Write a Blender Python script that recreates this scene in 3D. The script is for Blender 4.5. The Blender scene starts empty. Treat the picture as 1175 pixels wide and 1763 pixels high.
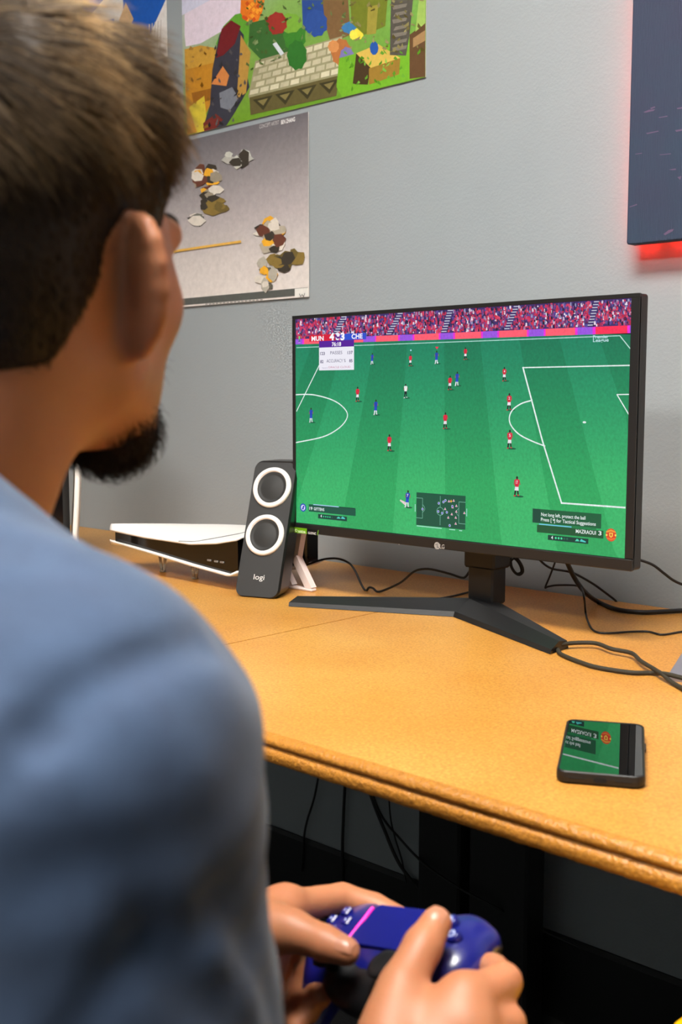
import bpy, math, random
import numpy as np
from mathutils import Matrix, Vector

random.seed(7)
RNG = np.random.default_rng(7)
scene = bpy.context.scene
COL = scene.collection

# ------------------------------------------------------------------ camera
IMG_W, IMG_H = 1175.0, 1763.0
FOCAL = 1943.0856
PITCH = math.radians(5.9788)
YAW = math.radians(43.1039)
CAM_Z = 1.065
cam_data = bpy.data.cameras.new('camera')
cam = bpy.data.objects.new('camera', cam_data)
COL.objects.link(cam)
cam.location = (0, 0, CAM_Z)
cam.rotation_euler = (math.pi / 2 - PITCH, 0, YAW)
cam_data.sensor_fit = 'VERTICAL'
cam_data.sensor_height = 36.0
cam_data.lens = FOCAL / IMG_H * 36.0
cam_data.clip_start = 0.02
cam_data.dof.use_dof = True
cam_data.dof.focus_distance = 1.58
cam_data.dof.aperture_fstop = 9.0
scene.camera = cam

# ------------------------------------------------------------------ world / exposure
world = bpy.data.worlds.new('world')
scene.world = world
world.use_nodes = True
world.node_tree.nodes['Background'].inputs[0].default_value = (0.9, 0.95, 1.0, 1)
world.node_tree.nodes['Background'].inputs[1].default_value = 0.25
vs = scene.view_settings
vs.view_transform = 'Standard'
vs.look = 'None'
vs.gamma = 1.0
vs.use_curve_mapping = False
vs.exposure = 0.0
LAMP_POWER = 52.0

# ------------------------------------------------------------------ pixel -> place
_sy, _cy, _sp, _cp = math.sin(YAW), math.cos(YAW), math.sin(PITCH), math.cos(PITCH)
FWD = np.array([-_sy * _cp, _cy * _cp, -_sp])
RGT = np.array([_cy, _sy, 0.0])
UPV = np.cross(RGT, FWD)
EYE = np.array([0, 0, CAM_Z])

def ray(x, y):
    return FWD + RGT * (x - IMG_W / 2) / FOCAL - UPV * (y - IMG_H / 2) / FOCAL
def on_z(x, y, z):
    r = ray(x, y); return EYE + r * ((z - CAM_Z) / r[2])
def on_y(x, y, Y):
    r = ray(x, y); return EYE + r * (Y / r[1])
def at_d(x, y, d):
    return EYE + ray(x, y) * d

WALL_Y = 1.58
DESK_Z = 0.74
EDGE_Y = 0.718
SEAM_X = -1.097
SCREEN_Y = 1.289

# ------------------------------------------------------------------ materials
def lin(c):
    out = []
    for v in c[:3]:
        v = v / 255.0
        out.append(v / 12.92 if v <= 0.04045 else ((v + 0.055) / 1.055) ** 2.4)
    return tuple(out) + (1.0,)

def setin(node, name, val):
    if name in node.inputs:
        node.inputs[name].default_value = val

def mat(name, rgb, rough=0.5, metal=0.0, spec=0.5, bump=None, var=None, coat=0.0, sss=0.0, sheen=0.0, emit=None):
    """rgb in sRGB 0-255. bump=(scale, strength, distance); var=(scale, other rgb, contrast)"""
    m = bpy.data.materials.new(name)
    m.use_nodes = True
    nt = m.node_tree
    b = nt.nodes['Principled BSDF']
    b.inputs['Base Color'].default_value = lin(rgb)
    b.inputs['Roughness'].default_value = rough
    b.inputs['Metallic'].default_value = metal
    setin(b, 'Specular IOR Level', spec)
    setin(b, 'Coat Weight', coat)
    setin(b, 'Coat Roughness', 0.12)
    if sss:
        setin(b, 'Subsurface Weight', sss)
        setin(b, 'Subsurface Radius', (0.012, 0.005, 0.003))
        setin(b, 'Subsurface Scale', 1.0)
    if sheen:
        setin(b, 'Sheen Weight', sheen)
    if emit:
        b.inputs['Emission Color'].default_value = lin(emit[0])
        b.inputs['Emission Strength'].default_value = emit[1]
    tc = None
    if bump or var:
        tc = nt.nodes.new('ShaderNodeTexCoord')
    if var:
        n = nt.nodes.new('ShaderNodeTexNoise')
        n.inputs['Scale'].default_value = var[0]
        n.inputs['Detail'].default_value = 6
        n.inputs['Roughness'].default_value = 0.65
        nt.links.new(tc.outputs['Object'], n.inputs['Vector'])
        r = nt.nodes.new('ShaderNodeValToRGB')
        c = var[2] if len(var) > 2 else 0.15
        r.color_ramp.elements[0].position = 0.5 - c
        r.color_ramp.elements[1].position = 0.5 + c
        r.color_ramp.elements[0].color = lin(var[1])
        r.color_ramp.elements[1].color = lin(rgb)
        nt.links.new(n.outputs['Fac'], r.inputs['Fac'])
        nt.links.new(r.outputs['Color'], b.inputs['Base Color'])
    if bump:
        n = nt.nodes.new('ShaderNodeTexNoise')
        n.inputs['Scale'].default_value = bump[0]
        n.inputs['Detail'].default_value = 3
        nt.links.new(tc.outputs['Object'], n.inputs['Vector'])
        bp = nt.nodes.new('ShaderNodeBump')
        bp.inputs['Strength'].default_value = bump[1]
        bp.inputs['Distance'].default_value = bump[2]
        nt.links.new(n.outputs['Fac'], bp.inputs['Height'])
        nt.links.new(bp.outputs['Normal'], b.inputs['Normal'])
    return m

def attr_mat(name, emission=0.0, rough=0.5, spec=0.3, grain=None):
    """colour from the 'Col' attribute: printed sheet (diffuse) or a lit display (emission)"""
    m = bpy.data.materials.new(name)
    m.use_nodes = True
    nt = m.node_tree
    b = nt.nodes['Principled BSDF']
    a = nt.nodes.new('ShaderNodeAttribute')
    a.attribute_name = 'Col'
    out = a.outputs['Color']
    if grain:
        tc = nt.nodes.new('ShaderNodeTexCoord')
        mp = nt.nodes.new('ShaderNodeMapping')
        mp.inputs['Scale'].default_value = grain[2]
        n = nt.nodes.new('ShaderNodeTexNoise')
        n.inputs['Scale'].default_value = grain[0]
        n.inputs['Detail'].default_value = 5
        n.inputs['Roughness'].default_value = 0.7
        nt.links.new(tc.outputs['Object'], mp.inputs['Vector'])
        nt.links.new(mp.outputs['Vector'], n.inputs['Vector'])
        mr = nt.nodes.new('ShaderNodeMapRange')
        mr.inputs['From Min'].default_value = 0.3
        mr.inputs['From Max'].default_value = 0.7
        mr.inputs['To Min'].default_value = 1 - grain[1]
        mr.inputs['To Max'].default_value = 1 + grain[1]
        nt.links.new(n.outputs['Fac'], mr.inputs['Value'])
        vm = nt.nodes.new('ShaderNodeVectorMath')
        vm.operation = 'SCALE'
        nt.links.new(out, vm.inputs[0])
        nt.links.new(mr.outputs['Result'], vm.inputs['Scale'])
        out = vm.outputs['Vector']
    b.inputs['Roughness'].default_value = rough
    setin(b, 'Specular IOR Level', spec)
    if emission:
        b.inputs['Base Color'].default_value = (0.008, 0.008, 0.009, 1)
        nt.links.new(out, b.inputs['Emission Color'])
        b.inputs['Emission Strength'].default_value = emission
    else:
        nt.links.new(out, b.inputs['Base Color'])
    return m

# ------------------------------------------------------------------ object helpers
def world_of(o):
    if o.parent is None: return o.matrix_basis.copy()
    return world_of(o.parent) @ o.matrix_parent_inverse @ o.matrix_basis

def link(o, parent=None):
    """shapes are given in room coordinates; the parent's own place is taken out"""
    COL.objects.link(o)
    if parent is not None:
        o.parent = parent
        o.matrix_parent_inverse = world_of(parent).inverted()
    return o

def tag(o, label=None, cat=None, group=None, kind=None):
    if label: o['label'] = label
    if cat: o['category'] = cat
    if group: o['group'] = group
    if kind: o['kind'] = kind
    return o

def thing(name, label, cat, loc=(0, 0, 0), rz=0.0, group=None):
    o = bpy.data.objects.new(name, None)
    o.empty_display_size = 0.05
    o.location = loc
    o.rotation_euler = (0, 0, rz)
    link(o)
    return tag(o, label, cat, group)

def mesh_obj(name, verts, faces, m, parent=None, smooth=False, loc=None):
    me = bpy.data.meshes.new(name)
    me.from_pydata([tuple(map(float, v)) for v in verts], [], faces)
    me.update()
    if smooth:
        me.polygons.foreach_set('use_smooth', [True] * len(me.polygons))
    if m is not None:
        for mm in (m if isinstance(m, (list, tuple)) else [m]):
            me.materials.append(mm)
    o = bpy.data.objects.new(name, me)
    if loc is not None:
        o.location = loc
    return link(o, parent)

class MB:
    """collects shapes; build() links ONE mesh object"""
    def __init__(self):
        self.v = []; self.f = []; self.s = []
    def add(self, verts, faces, smooth=False, M=None):
        n = len(self.v)
        for p in verts:
            p = Vector(p)
            if M is not None: p = M @ p
            self.v.append(tuple(p))
        for f in faces:
            self.f.append([i + n for i in f]); self.s.append(smooth)
        return self
    def box(self, lo, hi, bev=0.0, M=None):
        x0, y0, z0 = lo; x1, y1, z1 = hi
        b = min(bev, (x1 - x0) / 2.01, (y1 - y0) / 2.01, (z1 - z0) / 2.01)
        if b <= 0:
            V = [(x0,y0,z0),(x1,y0,z0),(x1,y1,z0),(x0,y1,z0),(x0,y0,z1),(x1,y0,z1),(x1,y1,z1),(x0,y1,z1)]
            F = [(0,3,2,1),(4,5,6,7),(0,1,5,4),(1,2,6,5),(2,3,7,6),(3,0,4,7)]
            return self.add(V, F, False, M)
        V = []; idx = {}
        for sx in (0, 1):
            for sy in (0, 1):
                for sz in (0, 1):
                    c = ((x0, x1)[sx], (y0, y1)[sy], (z0, z1)[sz])
                    ins = ((x0 + b, x1 - b)[sx], (y0 + b, y1 - b)[sy], (z0 + b, z1 - b)[sz])
                    for a in range(3):
                        p = list(ins); p[a] = c[a]
                        idx[(sx, sy, sz, a)] = len(V); V.append(p)
        F = []
        for a in range(3):
            o = [i for i in range(3) if i != a]
            for s in (0, 1):
                q = []
                for (u, w) in ((0, 0), (1, 0), (1, 1), (0, 1)):
                    k = [0, 0, 0]; k[a] = s; k[o[0]] = u; k[o[1]] = w
                    q.append(idx[(k[0], k[1], k[2], a)])
                F.append(q)
        for a in range(3):
            o = [i for i in range(3) if i != a]
            for u in (0, 1):
                for w in (0, 1):
                    k0 = [0, 0, 0]; k0[o[0]] = u; k0[o[1]] = w
                    k1 = list(k0); k1[a] = 1
                    F.append([idx[tuple(k0) + (o[0],)], idx[tuple(k1) + (o[0],)], idx[tuple(k1) + (o[1],)], idx[tuple(k0) + (o[1],)]])
        for sx in (0, 1):
            for sy in (0, 1):
                for sz in (0, 1):
                    F.append([idx[(sx, sy, sz, a)] for a in range(3)])
        return self.add(V, F, False, M)
    def prism(self, pts, axis, a, b, M=None, smooth=False, cap=True):
        """2-D outline extruded along an axis; pts are the other two coordinates in x,y,z order"""
        def P(p, t):
            p = list(p); p.insert(axis, t); return p
        n = len(pts)
        V = [P(p, a) for p in pts] + [P(p, b) for p in pts]
        F = [[i, (i + 1) % n, (i + 1) % n + n, i + n] for i in range(n)]
        self.add(V, F, smooth, M)
        if cap:
            self.add(V, [list(range(n))[::-1], list(range(n, 2 * n))], False, M)
        return self
    def lathe(self, prof, seg=32, M=None, smooth=True, center=(0, 0, 0)):
        """prof: (r, z) rings around local z"""
        V = []; F = []
        n = len(prof)
        for r, z in prof:
            for k in range(seg):
                t = 2 * math.pi * k / seg
                V.append((center[0] + r * math.cos(t), center[1] + r * math.sin(t), center[2] + z))
        for i in range(n - 1):
            for k in range(seg):
                F.append([i * seg + k, i * seg + (k + 1) % seg, (i + 1) * seg + (k + 1) % seg, (i + 1) * seg + k])
        F.append([k for k in range(seg)][::-1])
        F.append([(n - 1) * seg + k for k in range(seg)])
        return self.add(V, F, smooth, M)
    def tube(self, pts, r, seg=8, sub=6, M=None, taper=None):
        P = catmull(pts, sub)
        V, F = tube_geo(P, r, seg, taper)
        return self.add(V, F, True, M)
    def build(self, name, m, parent=None, weld=False):
        me = bpy.data.meshes.new(name)
        me.from_pydata(self.v, [], self.f)
        me.update()
        me.polygons.foreach_set('use_smooth', self.s)
        import bmesh
        bm = bmesh.new(); bm.from_mesh(me)
        bmesh.ops.recalc_face_normals(bm, faces=bm.faces)
        bm.to_mesh(me); bm.free()
        for mm in (m if isinstance(m, (list, tuple)) else [m]):
            me.materials.append(mm)
        o = bpy.data.objects.new(name, me)
        return link(o, parent)

def catmull(pts, sub):
    P = [np.array(p, float) for p in pts]
    if sub <= 1 or len(P) < 3:
        return P
    P = [2 * P[0] - P[1]] + P + [2 * P[-1] - P[-2]]
    out = []
    for i in range(1, len(P) - 2):
        p0, p1, p2, p3 = P[i - 1:i + 3]
        for k in range(sub):
            t = k / sub
            out.append(0.5 * ((2 * p1) + (p2 - p0) * t + (2 * p0 - 5 * p1 + 4 * p2 - p3) * t * t + (3 * p1 - p0 - 3 * p2 + p3) * t ** 3))
    out.append(P[-2])
    return out

def tube_geo(P, r, seg, taper=None):
    V = []; F = []
    n = len(P)
    up = np.array([0.13, 0.21, 0.97])
    prev = None
    for i, p in enumerate(P):
        t = P[min(i + 1, n - 1)] - P[max(i - 1, 0)]
        t = t / (np.linalg.norm(t) + 1e-12)
        if prev is None:
            a = np.cross(t, up)
            if np.linalg.norm(a) < 1e-3: a = np.cross(t, [1, 0, 0])
        else:
            a = prev - t * (prev @ t)
        a = a / (np.linalg.norm(a) + 1e-12); prev = a
        b = np.cross(t, a)
        rr = r if taper is None else r * taper(i / (n - 1))
        for k in range(seg):
            w = 2 * math.pi * k / seg
            V.append(p + rr * (a * math.cos(w) + b * math.sin(w)))
    for i in range(n - 1):
        for k in range(seg):
            F.append([i * seg + k, i * seg + (k + 1) % seg, (i + 1) * seg + (k + 1) % seg, (i + 1) * seg + k])
    F.append(list(range(seg))[::-1])
    F.append([(n - 1) * seg + k for k in range(seg)])
    return V, F

def rrect(x0, y0, x1, y1, r, n=5):
    pts = []
    for cx, cy, a0 in ((x1 - r, y1 - r, 0), (x0 + r, y1 - r, 90), (x0 + r, y0 + r, 180), (x1 - r, y0 + r, 270)):
        for k in range(n + 1):
            t = math.radians(a0 + 90 * k / n)
            pts.append((cx + r * math.cos(t), cy + r * math.sin(t)))
    return pts

# ------------------------------------------------------------------ flat print (screens, posters, lettering)
_text_cache = {}
def text_tris(s, bold=0.0):
    key = (s, bold)
    if key in _text_cache: return _text_cache[key]
    cu = bpy.data.curves.new('lettering', 'FONT')
    cu.body = s
    cu.resolution_u = 3
    cu.offset = bold
    ob = bpy.data.objects.new('lettering', cu)
    COL.objects.link(ob)
    dg = bpy.context.evaluated_depsgraph_get()
    me = bpy.data.meshes.new_from_object(ob.evaluated_get(dg))
    V = [tuple(v.co[:2]) for v in me.vertices]
    F = [list(p.vertices) for p in me.polygons]
    bpy.data.objects.remove(ob); bpy.data.curves.remove(cu); bpy.data.meshes.remove(me)
    _text_cache[key] = (V, F)
    return V, F

class Flat:
    """coloured polygons printed on a plane; P maps a photo pixel to plane (u, v)"""
    def __init__(self, P=None, own_layers=False):
        self.P = P or (lambda x, y: (x, y)); self.own = own_layers
        self.v = []; self.f = []; self.c = []
    def uv(self, pts, col, lay):
        n = len(self.v)
        cols = col if isinstance(col, list) else [col] * len(pts)
        if self.own: lay = len(self.f) * 0.2
        self.v += [(p[0], p[1], lay) for p in pts]
        self.f.append(list(range(n, n + len(pts))))
        self.c += [lin(c) for c in cols]
    def poly(self, pts, col, lay=1):
        self.uv([self.P(*p) for p in pts], col, lay)
    def rect(self, x0, y0, x1, y1, col, lay=1):
        """a true rectangle on the plane: left edge at x0 from y0 down to y1, right edge at x1"""
        a = self.P(x0, y0); b = self.P(x0, y1); c = self.P(x1, y1)
        self.uv([(a[0], a[1]), (c[0], a[1]), (c[0], b[1]), (a[0], b[1])], col, lay)
    def line(self, pts, w, col, lay=2, sub=1):
        """w in metres on the plane"""
        Q = [np.array(self.P(*p)) for p in pts]
        if sub > 1: Q = catmull(Q, sub)
        for a, b in zip(Q[:-1], Q[1:]):
            t = b - a; L = np.linalg.norm(t)
            if L < 1e-9: continue
            t = t / L; nn = np.array([-t[1], t[0]]) * w / 2
            e = t * w * 0.25
            self.uv([a + nn - e, b + nn + e, b - nn + e, a - nn - e], col, lay)
    def disc(self, x, y, ru, rv, col, lay=2, seg=20, a0=0, a1=360):
        c = self.P(x, y)
        self.uv([(c[0] + ru * math.cos(math.radians(a0 + (a1 - a0) * k / seg)), c[1] + rv * math.sin(math.radians(a0 + (a1 - a0) * k / seg))) for k in range(seg)], col, lay)
    def text(self, s, x0, x1, yb, hpx, col, lay=4, bold=0.01, yb1=None):
        """text fitted from pixel x0 to x1 on baseline yb, cap height hpx"""
        a = self.P(x0, yb); b = self.P(x1, yb if yb1 is None else yb1); h = self.P(x0, yb - hpx)
        self.text_uv(s, a[0], a[1], b[0] - a[0], abs(h[1] - a[1]), col, lay, bold)
    def text_uv(self, s, u, v, w, h, col, lay=4, bold=0.01):
        V, F = text_tris(s, bold)
        xs = [p[0] for p in V]; lo, hi = min(xs), max(xs)
        cap = 0.69
        if self.own: lay = len(self.f) * 0.2
        n = len(self.v)
        self.v += [(u + (p[0] - lo) / (hi - lo) * w, v + p[1] / cap * h, lay) for p in V]
        self.f += [[i + n for i in f] for f in F]
        self.c += [lin(col)] * len(V)
    def build(self, name, m, M, parent=None, eps=2.5e-5):
        """M maps (u, v, height above the plane) to the world / parent"""
        me = bpy.data.meshes.new(name)
        me.from_pydata([tuple(M @ Vector((p[0], p[1], (p[2] + 1.5) * eps))) for p in self.v], [], self.f)
        me.update()
        at = me.color_attributes.new('Col', 'FLOAT_COLOR', 'POINT')
        at.data.foreach_set('color', [x for c in self.c for x in c])
        me.materials.append(m)
        o = bpy.data.objects.new(name, me)
        return link(o, parent)

def wall_plane(Y):
    """(u, v, h) -> (x, z) on a plane facing -y"""
    return Matrix(((1, 0, 0, 0), (0, 0, -1, Y), (0, 1, 0, 0), (0, 0, 0, 1)))
def pix_plane(Y):
    def f(x, y):
        p = on_y(x, y, Y); return (p[0], p[2])
    return f

# ------------------------------------------------------------------ solid shapes blended into one skin (surface nets)
class Solid:
    def __init__(self, lo, hi, res):
        self.lo = np.array(lo, float); self.res = res
        self.n = np.ceil((np.array(hi) - self.lo) / res).astype(int) + 1
        self.D = np.full(self.n, 0.5, np.float32)
    def _box(self, lo, hi, pad):
        i0 = np.maximum(np.floor((np.array(lo) - pad - self.lo) / self.res).astype(int), 0)
        i1 = np.minimum(np.ceil((np.array(hi) + pad - self.lo) / self.res).astype(int) + 1, self.n)
        if np.any(i1 <= i0): return None
        ax = [self.lo[k] + self.res * np.arange(i0[k], i1[k], dtype=np.float32) for k in range(3)]
        X, Y, Z = np.meshgrid(*ax, indexing='ij')
        return (slice(i0[0], i1[0]), slice(i0[1], i1[1]), slice(i0[2], i1[2])), X.astype(np.float32), Y.astype(np.float32), Z.astype(np.float32)
    def _mix(self, sl, d, k, cut):
        a = self.D[sl]
        if cut: a, d = -a, d
        if k > 0:
            h = np.clip(0.5 + 0.5 * (a - d) / k, 0, 1)
            r = a * (1 - h) + d * h - k * h * (1 - h)
        else:
            r = np.minimum(a, d)
        self.D[sl] = -r if cut else r
    def cone(self, a, b, ra, rb, k=0.0, cut=False):
        a = np.array(a, float); b = np.array(b, float)
        R = max(ra, rb)
        g = self._box(np.minimum(a, b) - R, np.maximum(a, b) + R, k + 4 * self.res)
        if g is None: return self
        sl, X, Y, Z = g
        ba = b - a; L2 = float(ba @ ba) + 1e-12
        t = np.clip(((X - a[0]) * ba[0] + (Y - a[1]) * ba[1] + (Z - a[2]) * ba[2]) / L2, 0, 1)
        d = np.sqrt((X - a[0] - t * ba[0]) ** 2 + (Y - a[1] - t * ba[1]) ** 2 + (Z - a[2] - t * ba[2]) ** 2) - (ra + (rb - ra) * t)
        self._mix(sl, d.astype(np.float32), k, cut)
        return self
    def chain(self, pts, rad, k=0.0):
        for i in range(len(pts) - 1):
            self.cone(pts[i], pts[i + 1], rad[i], rad[i + 1], k if i == 0 else max(k * 0.5, 0.002))
        return self
    def ball(self, c, r, k=0.0, R=None, cut=False):
        """ellipsoid with radii r, R = 3x3 rows of its own axes"""
        c = np.array(c, float); r = np.array([r] * 3 if np.isscalar(r) else r, float)
        m = r.max()
        g = self._box(c - m, c + m, k + 4 * self.res)
        if g is None: return self
        sl, X, Y, Z = g
        X = X - c[0]; Y = Y - c[1]; Z = Z - c[2]
        if R is not None:
            X, Y, Z = (R[0][0] * X + R[0][1] * Y + R[0][2] * Z, R[1][0] * X + R[1][1] * Y + R[1][2] * Z, R[2][0] * X + R[2][1] * Y + R[2][2] * Z)
        k0 = np.sqrt((X / r[0]) ** 2 + (Y / r[1]) ** 2 + (Z / r[2]) ** 2)
        k1 = np.sqrt((X / r[0] ** 2) ** 2 + (Y / r[1] ** 2) ** 2 + (Z / r[2] ** 2) ** 2) + 1e-9
        self._mix(sl, (k0 * (k0 - 1) / k1).astype(np.float32), k, cut)
        return self
    def field(self):
        ax = [self.lo[k] + self.res * np.arange(self.n[k], dtype=np.float32) for k in range(3)]
        return np.meshgrid(*ax, indexing='ij')
    def mesh(self, smooth=2):
        D = self.D; n = self.n
        S = D < 0
        c = np.zeros(n - 1, np.int8)
        for i in (0, 1):
            for j in (0, 1):
                for k in (0, 1):
                    c += S[i:n[0] - 1 + i, j:n[1] - 1 + j, k:n[2] - 1 + k]
        act = (c > 0) & (c < 8)
        I = np.argwhere(act)
        ids = np.full(n - 1, -1, np.int32)
        ids[act] = np.arange(len(I))
        acc = np.zeros((len(I), 3)); cnt = np.zeros(len(I))
        corners = [(i, j, k) for i in (0, 1) for j in (0, 1) for k in (0, 1)]
        for a in corners:
            for ax in range(3):
                if a[ax]: continue
                b = list(a); b[ax] = 1
                A = I + np.array(a); B = I + np.array(b)
                da = D[A[:, 0], A[:, 1], A[:, 2]]; db = D[B[:, 0], B[:, 1], B[:, 2]]
                x = (da < 0) != (db < 0)
                t = np.where(x, da / np.where(np.abs(da - db) < 1e-12, 1, da - db), 0)
                P = np.tile(np.array(a, float), (len(I), 1)); P[:, ax] += t
                acc[x] += P[x]; cnt[x] += 1
        V = self.lo + (I + acc / np.maximum(cnt, 1)[:, None]) * self.res
        quads = []
        for ax in range(3):
            sl0 = [slice(None)] * 3; sl1 = [slice(None)] * 3
            sl0[ax] = slice(0, -1); sl1[ax] = slice(1, None)
            u, v = [k for k in range(3) if k != ax]
            E = S[tuple(sl0)] != S[tuple(sl1)]
            J = np.argwhere(E)
            ok = (J[:, u] > 0) & (J[:, v] > 0) & (J[:, u] < n[u] - 1) & (J[:, v] < n[v] - 1)
            J = J[ok]
            ins = S[J[:, 0], J[:, 1], J[:, 2]]
            def cid(du, dv):
                K = J.copy(); K[:, u] += du; K[:, v] += dv
                return ids[K[:, 0], K[:, 1], K[:, 2]]
            q = np.stack([cid(-1, -1), cid(0, -1), cid(0, 0), cid(-1, 0)], 1)
            flip = ins if ax != 1 else ~ins
            q[~flip] = q[~flip][:, ::-1]
            quads.append(q)
        Q = np.concatenate(quads)
        for _ in range(smooth):
            s = np.zeros_like(V); w = np.zeros(len(V))
            for i in range(4):
                a = Q[:, i]; b = Q[:, (i + 1) % 4]
                for k in range(3):
                    s[:, k] += np.bincount(a, V[b, k], len(V)) + np.bincount(b, V[a, k], len(V))
                w += np.bincount(a, minlength=len(V)) + np.bincount(b, minlength=len(V))
            V = 0.5 * V + 0.5 * s / np.maximum(w, 1)[:, None]
        return V, Q

def np_mesh(name, V, Q, m, parent=None, cols=None):
    me = bpy.data.meshes.new(name)
    nv, nq, w = len(V), len(Q), Q.shape[1]
    me.vertices.add(nv); me.vertices.foreach_set('co', np.asarray(V, np.float32).ravel())
    me.loops.add(nq * w); me.loops.foreach_set('vertex_index', Q.astype(np.int32).ravel())
    me.polygons.add(nq)
    me.polygons.foreach_set('loop_start', (np.arange(nq) * w).astype(np.int32))
    me.polygons.foreach_set('loop_total', np.full(nq, w, np.int32))
    me.polygons.foreach_set('use_smooth', np.ones(nq, bool))
    me.update(calc_edges=True)
    me.validate()
    if cols is not None:
        at = me.color_attributes.new('Col', 'FLOAT_COLOR', 'POINT')
        at.data.foreach_set('color', np.asarray(cols, np.float32).ravel())
    me.materials.append(m)
    o = bpy.data.objects.new(name, me)
    return link(o, parent)

# ================================================================== the room
M_WALL = mat('painted_wall', (153, 160, 163), rough=0.42, spec=0.45, bump=(210, 0.35, 0.0012), var=(3, (147, 154, 157), 0.3))
M_CEIL = mat('ceiling_tile', (225, 225, 220), rough=0.9, bump=(120, 0.3, 0.002))
M_FLOOR = mat('dark_carpet', (26, 26, 28), rough=0.95, bump=(500, 0.6, 0.004), var=(160, (14, 14, 15)))
M_BASEB = mat('black_rubber', (24, 24, 25), rough=0.55)
M_BLACK_STEEL = mat('black_steel', (20, 20, 21), rough=0.45)

RX0, RX1, RY0, RH = -4.2, 2.6, -3.4, 2.75
def slab(name, lo, hi, m):
    o = MB().box(lo, hi).build(name, m)
    o['kind'] = 'structure'
    return o
slab('floor', (RX0, RY0, -0.05), (RX1, WALL_Y, 0), M_FLOOR)
slab('ceiling', (RX0, RY0, RH), (RX1, WALL_Y, RH + 0.05), M_CEIL)
slab('wall_back', (RX0, WALL_Y, -0.05), (RX1, WALL_Y + 0.08, RH + 0.05), M_WALL)
slab('wall_left', (RX0 - 0.08, RY0, -0.05), (RX0, WALL_Y + 0.08, RH + 0.05), M_WALL)
slab('wall_right', (RX1, RY0, -0.05), (RX1 + 0.08, WALL_Y + 0.08, RH + 0.05), M_WALL)
slab('wall_front', (RX0 - 0.08, RY0 - 0.08, -0.05), (RX1 + 0.08, RY0, RH + 0.05), M_WALL)
bb = MB().prism([(WALL_Y, 0.0), (WALL_Y - 0.016, 0.0), (WALL_Y - 0.009, 0.012), (WALL_Y - 0.008, 0.152), (WALL_Y - 0.004, 0.16), (WALL_Y, 0.16)], 0, RX0, RX1)
tag(bb.build('baseboard_back', M_BASEB), kind='structure')

M_DIFF = mat('light_diffuser', (255, 253, 250), rough=0.6, emit=((255, 251, 245), LAMP_POWER))
M_LFRAME = mat('light_frame', (230, 230, 228), rough=0.5)
def ceiling_light(x, y, label):
    t = thing('ceiling_light', label, 'ceiling light', (x, y, RH))
    w, d = 0.6, 0.3
    f = MB()
    for lo, hi in (((x - w, y - d, RH - 0.03), (x + w, y - d + 0.025, RH)), ((x - w, y + d - 0.025, RH - 0.03), (x + w, y + d, RH)),
                   ((x - w, y - d + 0.025, RH - 0.03), (x - w + 0.025, y + d - 0.025, RH)), ((x + w - 0.025, y - d + 0.025, RH - 0.03), (x + w, y + d - 0.025, RH))):
        f.box(lo, hi)
    f.build('frame', M_LFRAME, t)
    MB().box((x - w + 0.025, y - d + 0.025, RH - 0.02), (x + w - 0.025, y + d - 0.025, RH - 0.005)).build('diffuser', M_DIFF, t)
LIGHT_SPOTS = ((-0.40, 0.18), (-0.40, -1.5))  # second panel is an added, unseen fill light for the person's back
for lx, ly in LIGHT_SPOTS:
    ceiling_light(lx, ly, 'rectangular ceiling light panel above the desk and chair' if ly > 0 else 'added unseen ceiling light panel filling the person from behind')

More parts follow.
